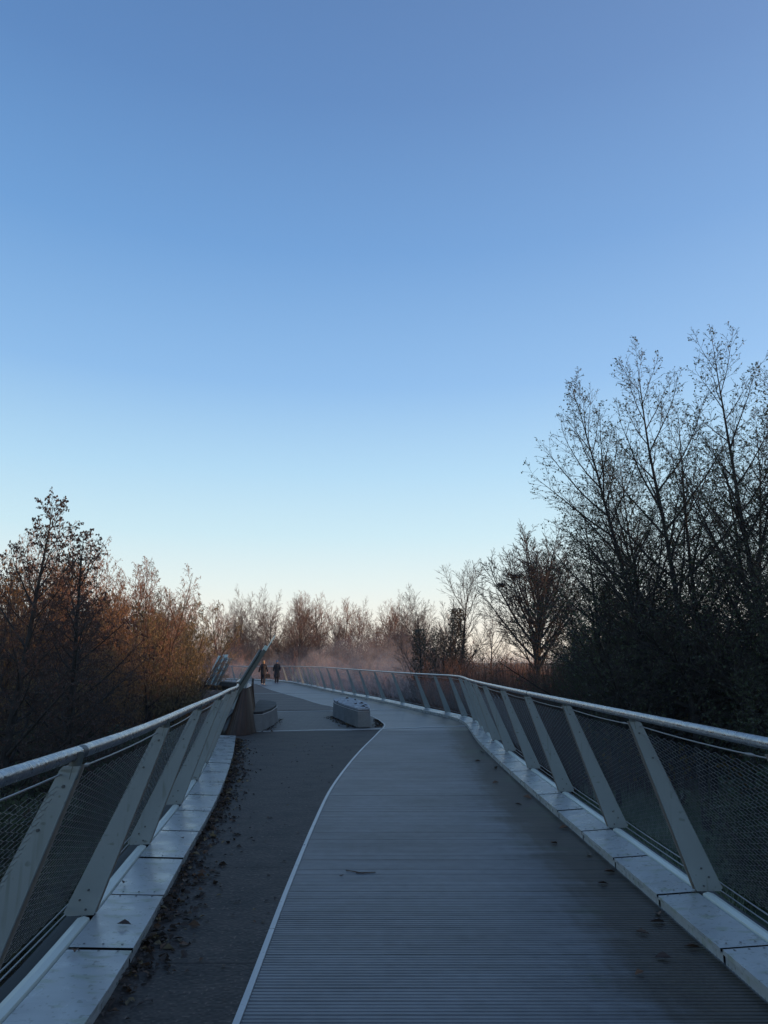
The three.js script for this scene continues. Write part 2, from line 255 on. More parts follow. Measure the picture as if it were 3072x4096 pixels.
// expansion joints across the deck
function jointBar(dl, dm, dr) {
  const b = new Buf(), w = 0.055, seg = (xa, da, xb, db) => b.box8([V(xa, -0.05, da - w), V(xb, -0.05, db - w), V(xb, -0.05, db + w), V(xa, -0.05, da + w)], [V(xa, 0.012, da - w), V(xb, 0.012, db - w), V(xb, 0.012, db + w), V(xa, 0.012, da + w)]);
  seg(xL(dl) + 0.1, dl, xM(dm), dm); seg(xM(dm), dm, xR(dr), dr); mesh('expansion_joint', b.geo(), M.joint, deck);
}
jointBar(17.55, 18.3, 19.1); jointBar(24.5, 25.2, 26); jointBar(39, 39.3, 39.6);

// kerb plates, light covers, edge beam
function kerb(E, side, s0, s1, plateW, coverW0, coverW1) {
  const len = 0.925; let s = s0;
  while (s < s1) {
    const far = s > 30, L = far ? 2.8 : len, e = Math.min(s + L, s1) - 0.028, n = far ? 3 : 2, b = new Buf(), dz = R0() * 5, dt = (R0() - 0.5) * 0.006;
    for (let k = 0; k < n; k++) {
      const p = lerp(s, e, k / n), q = lerp(s, e, (k + 1) / n), o = (r, off, y) => E.at(r, off, y), uv = (r, off) => [off * 1.1 + dz * 0.37, r * 1.05 + dz];
      const i0 = o(p, 0, 0.076 + dt), i1 = o(q, 0, 0.076 + dt), j0 = o(p, plateW, 0.094 + dt), j1 = o(q, plateW, 0.094 + dt), k0 = o(p, 0, 0.052), k1 = o(q, 0, 0.052), g0 = o(p, 0.012, -0.05), g1 = o(q, 0.012, -0.05), h0 = o(p, 0.012, 0.052), h1 = o(q, 0.012, 0.052), m0 = o(p, plateW, 0.0), m1 = o(q, plateW, 0.0);
      const Q = (a, c, f, g, u) => side > 0 ? b.quad(a, c, f, g, u) : b.quad(g, f, c, a, u && [u[3], u[2], u[1], u[0]]);
      Q(i0, j0, j1, i1, [uv(p, 0), uv(p, plateW), uv(q, plateW), uv(q, 0)]); Q(k0, i0, i1, k1, [uv(p, -0.03), uv(p, 0), uv(q, 0), uv(q, -0.03)]); Q(g0, h0, h1, g1, [uv(p, 0.3), uv(p, 0.4), uv(q, 0.4), uv(q, 0.3)]); Q(h0, k0, k1, h1); Q(j0, m0, m1, j1);
    }
    mesh('kerb_plate', b.geo(), M.kerb, deck); s += L;
  }
  const c = new Buf(), N = Math.round((s1 - s0) / 0.6);             // dark bearing strip that shows in the joints
  for (let k = 0; k < N; k++) { const p = lerp(s0, s1, k / N), q = lerp(s0, s1, (k + 1) / N), a = E.at(p, 0.016, 0.04), d = E.at(p, plateW - 0.01, 0.05), e = E.at(q, plateW - 0.01, 0.05), f = E.at(q, 0.016, 0.04); side > 0 ? c.quad(a, d, e, f) : c.quad(f, e, d, a); }
  mesh('bearing_strip', c.geo(), M.seal, deck);
}
kerb(ER, 1, 0.6, ER.sOf(57) + 22, 0.27); kerb(EL, -1, 0.6, EL.sOf(15.9), 0.34); kerb(EL, -1, EL.sOf(24), EL.sOf(57) + 20, 0.3);
{ // rivets of the near plates, two rows by each joint
  const b = new Buf(), g = new THREE.CylinderGeometry(0.006, 0.007, 0.003, 6), list = [];
  for (const [E, s0, s1, w] of [[ER, 0.6, 14, 0.27], [EL, 0.6, 15, 0.34]]) for (let s = s0; s < s1; s += 0.925) for (const o of [-0.05, 0.045]) for (const f of [0.2, 0.5, 0.8]) { const p = E.at(s + o, w * f, 0.079 + 0.018 * f); const c = g.clone(); c.translate(p.x, p.y, p.z); list.push(c); }
  const m = mesh('rivets', mergeGeometries(list), M.rivet, deck); m.userData.kind = 'stuff';
}
function beams(E, side, s0, s1, w) {              // steel edge beam with its dark soffit
  const b = new Buf(), n = Math.round((s1 - s0) / 0.9), Q = (a, c, f, g) => side > 0 ? b.quad(a, c, f, g) : b.quad(g, f, c, a);
  for (let k = 0; k < n; k++) { const p = lerp(s0, s1, k / n), q = lerp(s0, s1, (k + 1) / n), o = E.at.bind(E); Q(o(p, w + 0.12, 0.03), o(p, w + 0.16, -0.3), o(q, w + 0.16, -0.3), o(q, w + 0.12, 0.03)); Q(o(p, w, 0.03), o(p, w + 0.12, 0.03), o(q, w + 0.12, 0.03), o(q, w, 0.03)); Q(o(p, w + 0.16, -0.3), o(p, -0.9, -0.75), o(q, -0.9, -0.75), o(q, w + 0.16, -0.3)); }
  mesh('edge_beam', b.geo(), M.beam, deck);
}
beams(ER, 1, 0.6, ER.total - 1, 0.36); beams(EL, -1, 0.6, EL.total - 1, 0.44);
{ const b = new Buf(); const P = []; for (let s = 0; s <= 1; s += 0.02) P.push([ER.at(lerp(0.6, ER.total - 1, s), -0.8, -0.72), EL.at(lerp(0.6, EL.total - 1, s), -0.8, -0.72)]); for (let k = 0; k < P.length - 1; k++) { b.quad(P[k][0], P[k][1], P[k + 1][1], P[k + 1][0]); } mesh('soffit', b.geo(), M.steel, deck); }

// ------------------------------------------------------------------ railings
const POST_R = [1.5, 3.35, 5.22, 7.1, 9.0, 10.9, 13.0, 14.8, 16.4, 18.0, 19.7, 21.4, 22.9, 25, 28.5, 31.5, 34.4, 36.9, 39.8, 42.4, 45.5, 48.4, 51, 53.1, 55.3];
const POST_L = [1.3, 3.05, 4.8, 6.52, 8.26, 9.95, 11.6, 13.1, 14.4, 15.6];
const dirAt = (E, s) => E.at(s + 0.2).sub(E.at(s - 0.2)).normalize();
function makePost(parent, E, s, baseOff, topOff, yTop, detail, yb = 0.1) {
  const side = E.side, tg = dirAt(E, s), out = V(0, 0, 0).set(-tg.z * side, 0, tg.x * side), B = E.at(s, baseOff, yb), T = E.at(s, topOff, yTop), wb = 0.088, wt = 0.042;
  const plate = (along, th, name, mat, holder, k = 1) => {
    const b = new Buf(), f = (p, w, a) => p.clone().addScaledVector(out, w * k).addScaledVector(tg, a), a0 = along - th / 2, a1 = along + th / 2;
    const loop = (a) => [f(B, -wb, a), f(B, wb - 0.02, a), f(B.clone().setY(yb + 0.02), wb, a), f(T.clone().setY(yTop - 0.012), wt, a), f(T, wt - 0.012, a), f(T, -wt + 0.004, a)];
    const l0 = loop(a0), l1 = loop(a1), fl = side > 0 ? l0 : l0.slice().reverse(), bl = side > 0 ? l1.slice().reverse() : l1, uvf = (v) => [v.x + s, v.y]; // near face, far face
    b.poly(fl, uvf); b.poly(bl, uvf); for (let i = 0; i < 6; i++) { const j = (i + 1) % 6; side > 0 ? b.quad(l0[j], l0[i], l1[i], l1[j]) : b.quad(l0[i], l0[j], l1[j], l1[i]); }
    return mesh(name, b.geo(), mat, holder);
  };
  if (!detail) { plate(0, 0.03, 'post', M.post, parent); return { B, T, out, tg }; }
  const g = sub('post', parent); plate(-0.016, 0.014, 'plate', M.post, g); plate(0.03, 0.012, 'plate', M.postBack, g, 1.06);
  const boltGeo = makePost.bolt ??= new THREE.CylinderGeometry(0.0065, 0.0065, 0.006, 8).rotateX(Math.PI / 2);
  for (const [t, w] of [[0.03, -0.3], [0.08, 0.4], [0.13, 0.1], [0.78, 0.2], [0.93, -0.2]]) mesh('bolt', boltGeo, M.bolt, g).position.copy(B.clone().lerp(T, t).addScaledVector(out, w * lerp(wb, wt, t)).addScaledVector(tg, -0.026));
  const br = new Buf(); br.tube([T.clone().add(new THREE.Vector3(0, -0.05, 0)), T.clone().add(new THREE.Vector3(0, 0.055, 0)).addScaledVector(out, -0.02)], 0.024, 6, true); mesh('rail_bracket', br.geo(), M.bracket, g);
  return { B, T, out, tg };
}
function meshPanel(parent, P, Q, fine) {          // rope mesh of one bay between the posts P and Q
  const off = 0.075, b0 = P.B.clone().addScaledVector(P.out, off).setY(0.17), b1 = Q.B.clone().addScaledVector(Q.out, off).setY(0.17), t0 = P.T.clone().addScaledVector(P.out, 0.035).add(new THREE.Vector3(0, -0.07, 0)), t1 = Q.T.clone().addScaledVector(Q.out, 0.035).add(new THREE.Vector3(0, -0.07, 0));
  const len = b0.distanceTo(b1), H = b0.distanceTo(t0), w = 0.06, h = 0.032, b = new Buf(), r = fine ? 0.0011 : 0.0013, at = (u, v) => b0.clone().lerp(b1, u / len).lerp(t0.clone().lerp(t1, u / len), v / H);
  for (const sg of [1, -1]) for (let c = -Math.ceil(len * h / (2 * w) / h) - 1; c * h < H + len * h / (2 * w) + h; c++) {
    const pts = [], step = fine ? w : 0.3; let last = false;
    const vOf = (u) => { const k = u / w, f = k - Math.floor(k), e = fine ? clamp((f - 0.14) / 0.72, 0, 1) : f; return c * h + sg * (Math.floor(k) + e) * h / 2; };
    const us = []; if (fine) for (let k = 0; k * w <= len; k++) us.push(k * w + 0.14 * w, k * w + 0.86 * w); else for (let u = 0; u <= len + 1e-6; u += len / 4) us.push(u);
    const flush = () => { if (pts.length > 1) b.tube(pts, r, 3); pts.length = 0; };
    for (const u of us) { if (u > len) break; const v = vOf(u); if (v < 0 || v > H) { flush(); continue; } pts.push(at(u, v)); }
    flush();
  }
  if (!b.p.length) return;
  const m = mesh('mesh_panel', b.geo(), M.wire, parent); m.userData.kind = 'stuff';
}
function cableOf(parent, A, B, sag, r = 0.005, turn = false) {
  const b = new Buf(), pts = []; for (let k = 0; k <= 8; k++) { const t = k / 8, p = A.clone().lerp(B, t); p.y -= sag * 4 * t * (1 - t); pts.push(p); } b.tube(pts, r, 5);
  if (turn) b.tube([pts[1].clone().lerp(pts[2], 0.2), pts[1].clone().lerp(pts[2], 0.4), pts[1].clone().lerp(pts[2], 0.6)], [r * 1.2, r * 2.2, r * 1.2], 6, true);
  mesh('cable', b.geo(), M.cable, parent);
}
function railing(name, label, E, ss, o) {
  const g = group(name, label, 'railing'), H = o.height, done = [];
  ss.forEach((s, i) => done.push(makePost(g, E, s, o.base, o.top, H(s) - 0.045, i < o.detail)));
  for (let i = 0; i < done.length - 1; i++) {
    const P = done[i], Q = done[i + 1], near = i < o.fine; meshPanel(g, P, Q, near);
    const u = (p, dy, f) => p.clone().addScaledVector(f.out, 0.035).add(new THREE.Vector3(0, dy, 0)), l = (f, dy, off) => f.B.clone().addScaledVector(f.out, off).setY(dy);
    cableOf(g, u(P.T, -0.03, P), u(Q.T, -0.03, Q), 0.012, near ? 0.0042 : 0.006, near); cableOf(g, l(P, 0.15, 0.08), l(Q, 0.15, 0.08), 0.008, 0.005, near); cableOf(g, l(P, 0.085, 0.1), l(Q, 0.085, 0.1), 0.004, 0.005, near);
    const b = new Buf(), n = 4, s0 = ss[i] + 0.06, s1 = ss[i + 1] - 0.06;                  // rounded pale cover strip between two posts
    for (let k = 0; k < n; k++) { const p = lerp(s0, s1, k / n), q = lerp(s0, s1, (k + 1) / n), prof = [[0, 0.055], [0.012, 0.098], [0.045, 0.108], [0.08, 0.098], [0.095, 0.055]].map(([x, y]) => [o.cover + x, y]); for (let j = 0; j < 4; j++) { const [xa, ya] = prof[j], [xb, yb] = prof[j + 1]; const A = E.at(p, xa, ya), B = E.at(p, xb, yb), C = E.at(q, xb, yb), D = E.at(q, xa, ya); E.side > 0 ? b.quad(A, B, C, D) : b.quad(D, C, B, A); } }
    mesh('cover_strip', b.geo(), M.cover, g);
  }
  const a = o.railFrom, z = o.railTo, pts = [], n = Math.max(20, Math.round((z - a) / 0.5)); for (let k = 0; k <= n; k++) { const s = lerp(a, z, k / n); pts.push(E.at(s, o.rail, H(s))); }
  if (o.hook) pts.push(...o.hook);
  const b = new Buf(); b.tube(pts, 0.0275, 14, true); const r = mesh('handrail', b.geo(), M.rail, g);
  for (let s = a + 2.9; s < Math.min(z, 30); s += 5.6) { const c = new Buf(); c.tube([E.at(s, o.rail, H(s)), E.at(s + 0.05, o.rail, H(s + 0.05))], 0.0283, 14, true); mesh('collar', c.geo(), M.bolt, r); }
  return g;
}
const sR = POST_R.map((d) => ER.sOf(d)); { let s = ER.sOf(55.3); while (s < ER.total - 4) { s += 2.6; sR.push(s); } }
railing('bridge_railing', 'long railing along the kerb on the ribbed side of the deck, curving away', ER, sR, { base: 0.35, top: -0.07, rail: -0.09, cover: 0.275, detail: 14, fine: 5, railFrom: 0.3, railTo: ER.total - 2, height: (s) => 1.24 + 0.1 * smooth(26, 46, s) - 0.05 * smooth(58, 75, s) });
const sLn = POST_L.map((d) => EL.sOf(d)), sEnd = EL.sOf(16.1);
railing('bridge_railing', 'short near railing on the dark resin side, ending at the timber screen', EL, sLn, { base: 0.43, top: 0.0, rail: 0.0, cover: 0.345, detail: 10, fine: 5, railFrom: 0.2, railTo: sEnd, height: (s) => 1.235 - 0.11 * smooth(EL.sOf(9), sEnd, s), hook: [EL.at(sEnd + 0.12, -0.02, 1.1), EL.at(sEnd + 0.16, 0.0, 1.06), EL.at(sEnd + 0.1, 0.03, 1.02)] });
const sLf = []; for (let s = EL.sOf(24.5); s < EL.sOf(61); s += 2.9) sLf.push(s); const sLf0 = sLf[0];
railing('bridge_railing', 'far railing on the timber board side, beyond the seats and around the bend', EL, sLf, { base: 0.42, top: 0.0, rail: 0.0, cover: 0.31, detail: 0, fine: 0, railFrom: EL.sOf(16.9), railTo: sLf[sLf.length - 1] + 0.4, height: (s) => 1.15 + 0.09 * smooth(EL.sOf(18), EL.sOf(26), s) + 0.06 * smooth(sLf0 + 5, sLf0 + 25, s) - 0.1 * smooth(EL.sOf(57), EL.sOf(62), s) });
const sLg = []; for (let s = EL.sOf(65); s < EL.total - 4; s += 2.6) sLg.push(s);
railing('bridge_railing', 'distant railing behind the pale raking wind screen', EL, sLg, { base: 0.42, top: 0.0, rail: 0.0, cover: 0.31, detail: 0, fine: 0, railFrom: sLg[0] - 0.3, railTo: EL.total - 3, height: () => 1.24 });

// ------------------------------------------------------------------ timber slat screen behind the seat
{
  const g = group('slat_screen', 'leaning screen of brown timber slats behind the dark seat', 'screen'), one = new THREE.BoxGeometry(1, 1, 1);
  const base = new THREE.CatmullRomCurve3([[-3.72, 17.5], [-3.6, 16.95], [-3.38, 16.6], [-3.16, 16.72], [-3.04, 17.2], [-3.1, 18], [-3.35, 19.4], [-3.75, 21.4], [-4.22, 23.4]].map(([x, d]) => V(x, 0.0, d))), top = new THREE.CatmullRomCurve3([[-3.36, 17.35], [-3.33, 17.2], [-3.29, 17.1], [-3.25, 17.12], [-3.23, 17.3], [-3.3, 18], [-3.5, 19.4], [-3.85, 21.4], [-4.2, 23.4]].map(([x, d]) => V(x, 1.0, d)));
  const L = base.getLength(), n = 74;
  for (let k = 0; k < n; k++) {
    const t = (k + 0.5) / n, B = base.getPoint(t), T = top.getPoint(t).setY(0.99 + 0.04 * R0()), B2 = base.getPoint(Math.min(1, t + 0.49 / n)), w = B2.distanceTo(base.getPoint(Math.max(0, t - 0.49 / n))), m = new THREE.Mesh(one, slatMats[Math.floor(R0() * 3)]);
    m.name = 'slat'; const y = T.clone().sub(B), len = y.length(), tg = base.getTangent(t), q = new THREE.Matrix4(); y.normalize(); const zz = tg.clone().cross(y).normalize(), xx = y.clone().cross(zz).normalize(); q.makeBasis(xx, y, zz);
    m.quaternion.setFromRotationMatrix(q); m.position.copy(B.clone().add(T).multiplyScalar(0.5)); m.scale.set(Math.max(0.02, w - 0.012), len, 0.028 + 0.02 * R0()); add(m, g);
  }
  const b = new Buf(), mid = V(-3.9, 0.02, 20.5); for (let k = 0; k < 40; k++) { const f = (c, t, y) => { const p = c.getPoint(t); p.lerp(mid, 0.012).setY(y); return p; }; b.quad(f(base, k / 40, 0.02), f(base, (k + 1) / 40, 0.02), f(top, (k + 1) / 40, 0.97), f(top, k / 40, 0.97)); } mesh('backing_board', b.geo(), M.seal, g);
  const e = new Buf(); e.tube([V(-4.26, 0, 23.5), V(-4.22, 1.12, 23.5)], 0.035, 6, true); mesh('end_post', e.geo(), M.seal, g);
}

// ------------------------------------------------------------------ raking wind screens
function windScreen(name, label, s0, step, lens, reach, mats, pale) {
  const g = group(name, label, 'wind screen');
  lens.forEach((L, k) => {
    const s = s0 + k * step, tg = dirAt(EL, s), out = new THREE.Vector3(tg.z, 0, -tg.x), B = EL.at(s, 0.68, -0.25), up = out.clone().multiplyScalar(-reach[0]).setY(reach[1]).normalize(), T = B.clone().addScaledVector(up, L), nn = tg.clone().cross(up).normalize();
    const w0 = step * 0.52, w1 = step * 0.5, th = pale ? 0.022 : 0.045, b = new Buf(), c = (p, a, n) => p.clone().addScaledVector(tg, a).addScaledVector(nn, n);
    const f = [c(B, -w0, -th), c(B, w0, -th), c(T, w1, -th), c(T, -w1, -th)], r = [c(B, -w0, th), c(B, w0, th), c(T, w1, th), c(T, -w1, th)];
    b.quad(r[0], r[1], r[2], r[3]); b.quad(f[3], f[2], f[1], f[0]); for (let i = 0; i < 4; i++) { const j = (i + 1) % 4; b.quad(f[i], f[j], r[j], r[i]); }
    mesh('blade', b.geo(), mats[k % mats.length], g);
    const rib = new Buf(); rib.tube([c(B, -w0, -th - 0.03), c(T.clone().addScaledVector(up, -0.15), -w1, -th - 0.03)], pale ? 0.026 : 0.04, 5, true); mesh('stiffener', rib.geo(), M.wing, g);
  });
  const k = pale ? 3 : 0, L = lens[k], s = s0 + k * step, tg = dirAt(EL, s), out = new THREE.Vector3(tg.z, 0, -tg.x), B = EL.at(s, 0.68, -0.25), up = out.clone().multiplyScalar(-reach[0]).setY(reach[1]).normalize(), T = B.clone().addScaledVector(up, L), E2 = T.clone().addScaledVector(up, pale ? 0.25 : 0.42), b = new Buf();
  const nn = tg.clone().cross(up).normalize().multiplyScalar(0.02), a = step * (pale ? 1.2 : 0.42), p = [T.clone().addScaledVector(tg, -a).addScaledVector(up, -0.3), T.clone().addScaledVector(tg, a).addScaledVector(up, -0.3), E2.clone().addScaledVector(tg, a * 0.9), E2.clone().addScaledVector(tg, -a * 0.75)].map((v) => v.addScaledVector(nn, 2));
  b.box8(p.map((v) => v.clone().sub(nn)), p); mesh('glass_tip', b.geo(), M.glass, g);
  for (const f of [0.3, 0.55, 0.8]) { const r = new Buf(), q = (j) => { const S = s0 + j * step, t = dirAt(EL, S), o = new THREE.Vector3(t.z, 0, -t.x), u = o.clone().multiplyScalar(-reach[0]).setY(reach[1]).normalize(); return EL.at(S, 0.68, -0.25).addScaledVector(u, Math.min(lens[j], L) * f).addScaledVector(o, 0.06); }; r.tube([q(0), q(lens.length - 1)], 0.025, 5, true); mesh('cross_bar', r.geo(), M.wing, g); }
  return g;
}
windScreen('wind_screen', 'tall dark raking wind screen rising behind the timber slats', EL.sOf(17.2), 0.34, [2.5, 2.62, 2.5, 2.4, 2.25, 2.1], [0.595, 1], [M.wing, M.glass, M.wing, M.glass], false);
windScreen('wind_screen', 'distant pale green raking wind screen at the bend', EL.sOf(62.2), 0.42, [2.5, 2.55, 2.6, 2.65, 2.7, 2.75], [0.5, 1], [M.wing, M.glass, M.wing, M.glass], true);

// ------------------------------------------------------------------ seats
function clipD(poly, lo, hi) {
  const cut = (P, keep, at) => { const out = []; P.forEach((a, i) => { const b = P[(i + 1) % P.length], ka = keep(a), kb = keep(b); if (ka) out.push(a); if (ka !== kb) { const t = (at - a[1]) / (b[1] - a[1]); out.push([lerp(a[0], b[0], t), at]); } }); return out; };
  return cut(cut(poly, (p) => p[1] >= lo, lo), (p) => p[1] <= hi, hi);
}
function prism(poly, y0, y1, grow = 0) {          // poly of [x, d], counter-clockwise seen from above (x right, d up the page)
  const cx = poly.reduce((s, p) => s + p[0], 0) / poly.length, cd = poly.reduce((s, p) => s + p[1], 0) / poly.length, b = new Buf();
  const lo = poly.map(([x, d]) => { const l = Math.hypot(x - cx, d - cd) || 1; return V(x + (x - cx) / l * grow, y0, d + (d - cd) / l * grow); }), hi = poly.map(([x, d]) => V(x, y1, d));
  b.poly(hi, (v) => [v.x * 0.8, v.z * 0.8]); for (let i = 0; i < poly.length; i++) { const j = (i + 1) % poly.length, w = lo[i].distanceTo(lo[j]); b.quad(lo[i], lo[j], hi[j], hi[i], [[0, y0], [w, y0], [w, y1], [0, y1]]); } return b.geo();
}
const inset = (poly, k) => { const cx = poly.reduce((s, p) => s + p[0], 0) / poly.length, cd = poly.reduce((s, p) => s + p[1], 0) / poly.length; return poly.map(([x, d]) => { const l = Math.hypot(x - cx, d - cd); return [x - (x - cx) / l * k, d - (d - cd) / l * k]; }); };
function seat(name, label, plan, board, top, h = 0.46) {
  const g = group(name, label, 'bench'); mesh('base', prism(plan, 0.012, h - 0.07, 0.05), M.concrete, g); mesh('recess', prism(inset(plan, 0.05), h - 0.07, h - 0.045), M.seal, g);
  const lip = new Buf(), L = plan.map(([x, d]) => V(x, h - 0.068, d)); L.push(L[0]); lip.tube(L, 0.009, 5); mesh('metal_trim', lip.geo(), M.strip, g);
  const ds = plan.map((p) => p[1]), a = Math.min(...ds), z = Math.max(...ds); for (let d = a; d < z - 0.01; d += board) { const c = clipD(inset(plan, 0.012), d + 0.006, Math.min(z, d + board)); if (c.length > 2) { mesh('seat_board', prism(c, h - 0.045, h + (R0() - 0.5) * 0.004), top, g); } }
  return g;
}
seat('island_bench', 'free-standing concrete bench with frosted timber top in mid deck', [[-0.66, 18.65], [-0.36, 18.75], [-0.37, 19.6], [-0.46, 20.9], [-0.66, 22.4], [-0.98, 24.0], [-1.16, 24.55], [-1.44, 24.6], [-1.6, 24.1], [-1.6, 23.2], [-1.46, 22.1], [-1.1, 20.4]], 0.74, M.seatFrost, 0.47);
seat('edge_bench', 'concrete bench with dark damp timber top against the slat screen', [[-3.1, 17.5], [-2.92, 17.75], [-2.9, 19], [-3.0, 20.6], [-3.2, 21.8], [-3.5, 22.7], [-3.95, 23.3], [-3.72, 21.4]], 0.62, M.seatDark, 0.46);

// ------------------------------------------------------------------ piers under the deck
for (const [x, d, label] of [[-1.2, 21, 'leaning concrete pier under the seating place'], [-12, 66, 'leaning concrete pier under the far bend']]) {
  const g = group('bridge_pier', label, 'pier', 'piers under the bridge'), y = groundY(x, d) - 3;
  for (const s of [-1, 1]) { const b = new Buf(); b.tube([new THREE.Vector3(x + s * 0.3, y, -d), new THREE.Vector3(x + s * 1.5, -0.9, -d)], [0.55, 0.38], 10, true); mesh('leg', b.geo(), M.pier, g); }
  const b = new Buf(); b.tube([new THREE.Vector3(x - 2, -0.85, -d), new THREE.Vector3(x + 2, -0.85, -d)], 0.28, 8, true); mesh('crosshead', b.geo(), M.pier, g);
}

// ------------------------------------------------------------------ fallen leaves and twigs
const leafShape = (() => {
  const b = new Buf(), o = [[0, 0, -0.5], [0.2, 0.1, -0.25], [0.32, 0.2, 0.05], [0.14, 0.14, 0.3], [0, 0.05, 0.55]], c = [[0, 0, -0.5], [0, 0.02, -0.2], [0, 0.03, 0.1], [0, 0.05, 0.35], [0, 0.05, 0.55]];
  const v = (p, sx = 1) => new THREE.Vector3(p[0] * sx, p[1], p[2]);
  for (const sx of [1, -1]) for (let k = 0; k < 4; k++) { const q = [v(c[k]), v(o[k], sx), v(o[k + 1], sx), v(c[k + 1])]; if (sx < 0) b.quad(q[0], q[1], q[2], q[3]); else b.quad(q[3], q[2], q[1], q[0]); }
  return b.geo();
})();
{
  const r = rngOf(77), list = [], dummy = new THREE.Object3D();
  const put = (x, y, d, s, wild = 0.5) => { dummy.position.set(x, y + 0.004, -d); dummy.rotation.set((r() - 0.5) * wild, r() * 6.28, (r() - 0.5) * wild); dummy.scale.set(s, s * (0.5 + r()), s); dummy.updateMatrix(); list.push(dummy.matrix.clone()); };
  for (let k = 0; k < 3400; k++) { const d = 2.2 + Math.pow(r(), 0.8) * 13.6, off = -Math.log(1 - r() * 0.995) * (0.05 + 0.05 * N1(d * 1.3, 3)), clump = N1(d * 2.3, 9); if (r() > 0.3 + clump) continue; put(xL(d) + 0.01 + off, r() < 0.5 ? 0.0 : r() * 0.03 * Math.exp(-off * 9), d, 0.024 + r() * r() * 0.06, 1.6); }
  for (let k = 0; k < 260; k++) { const d = 3 + r() * 13; put(lerp(xL(d), xM(d), Math.pow(r(), 1.8)), 0.0, d, 0.02 + r() * 0.025, 0.4); }
  for (let k = 0; k < 260; k++) { const t = r(), e = -Math.log(1 - r() * 0.97) * 0.1; put(lerp(-0.66, -1.5, t) - 0.06 - e, 0.002, lerp(18.7, 22.4, t), 0.04 + r() * 0.04, 1.2); }
  for (let k = 0; k < 160; k++) { const d = 18.8 + r() * 2.4; put(lerp(-0.3, xM(d) - 0.04, Math.sqrt(r()) * 0.95) , 0.002, d, 0.04 + r() * 0.04, 1.2); }
  for (let k = 0; k < 90; k++) { const d = 17.5 + r() * 4; put(-2.9 - (d - 17.5) * 0.06 + Math.abs(r() + r() - 1) * 0.3, 0.0, d, 0.04 + r() * 0.04, 1); }
  const m = new THREE.InstancedMesh(leafShape, std(1, 1, 1, { roughness: 0.75, side: THREE.DoubleSide }), list.length); m.name = 'leaf_litter';
  list.forEach((x, k) => { m.setMatrixAt(k, x); const t = r(), s = 0.5 + r() * 0.8; m.setColorAt(k, t < 0.7 ? rgb(0.045 * s, 0.032 * s, 0.024 * s) : t < 0.9 ? rgb(0.1 * s, 0.055 * s, 0.03 * s) : rgb(0.16 * s, 0.12 * s, 0.06 * s)); });
  tag(m, 'brown leaf litter gathered along the kerb and around the benches', null, null, 'stuff'); add(m);
}
{
  const r = rngOf(5), geo = leafShape, mats = [M.leafDead, std(0.11, 0.06, 0.035, { side: THREE.DoubleSide }), std(0.045, 0.03, 0.026, { side: THREE.DoubleSide })];
  const leaf = (x, y, d, s, label, grp) => { const m = mesh('fallen_leaf', geo, mats[Math.floor(r() * 3)]); m.position.set(x, y + 0.006, -d); m.rotation.set((r() - 0.5) * 0.5, r() * 6.28, (r() - 0.5) * 0.5); m.scale.set(s, s * 1.2, s); tag(m, label, 'leaf', grp); };
  for (const [d, o, s] of [[4.35, 0.3, 0.09], [4.72, 0.28, 0.08], [4.9, 0.12, 0.1], [5.05, 0.06, 0.08], [5.7, 0.22, 0.08], [6.0, 0.08, 0.1], [6.5, 0.1, 0.09], [6.9, 0.3, 0.09], [7.5, 0.06, 0.1], [8.7, 0.28, 0.08], [9.1, 0.1, 0.12], [10.2, 0.32, 0.1], [11.6, 0.12, 0.12], [12.4, 0.3, 0.1], [13.6, 0.08, 0.11], [4.15, 0.5, 0.06], [4.5, 0.07, 0.09]]) leaf(xR(d) - o, 0.0, d, s, 'curled brown leaf on bare damp ribbed decking beside the kerb', 'leaves on the damp decking');
  for (const [x, d, s] of [[-1.38, 21.6, 0.16], [-1.1, 22.3, 0.13], [-0.8, 20.6, 0.17], [-0.65, 20.9, 0.15], [-0.5, 20.0, 0.12], [-0.55, 19.4, 0.15], [-0.45, 18.9, 0.11], [-1.2, 23.9, 0.13], [-0.9, 22.8, 0.11]]) leaf(x, 0.465, d, s, 'curled dark leaf lying on the frosted bench top', 'leaves on the island bench');
  for (const [s0, o, s] of [[4.2, 0.28, 0.07], [4.6, 0.12, 0.08], [5.4, 0.3, 0.06], [6.7, 0.1, 0.06]]) { const p = EL.at(EL.sOf(s0), o, 0.085 + o * 0.05); leaf(p.x, p.y, -p.z, s, 'small leaf on the pale kerb plates by the dark resin walkway', 'leaves on the kerb plates'); }
  const b = new Buf(), t = (x, d, l, a, bend, rad) => { const pts = []; for (let k = 0; k <= 4; k++) pts.push(V(x + Math.cos(a) * l * k / 4 + bend * Math.sin(k * 1.3), 0.006, d + Math.sin(a) * l * k / 4)); b.tube(pts, rad, 5); };
  t(-0.3, 6.05, 0.17, -0.5, 0.008, 0.004); t(-0.22, 5.98, 0.16, 0.1, 0.006, 0.004); t(-0.34, 5.9, 0.04, 0.8, 0, 0.003);
  tag(mesh('broken_twig', b.geo(), M.leafDead), 'forked broken twig on the frosted ribbed decking', 'twig');
}

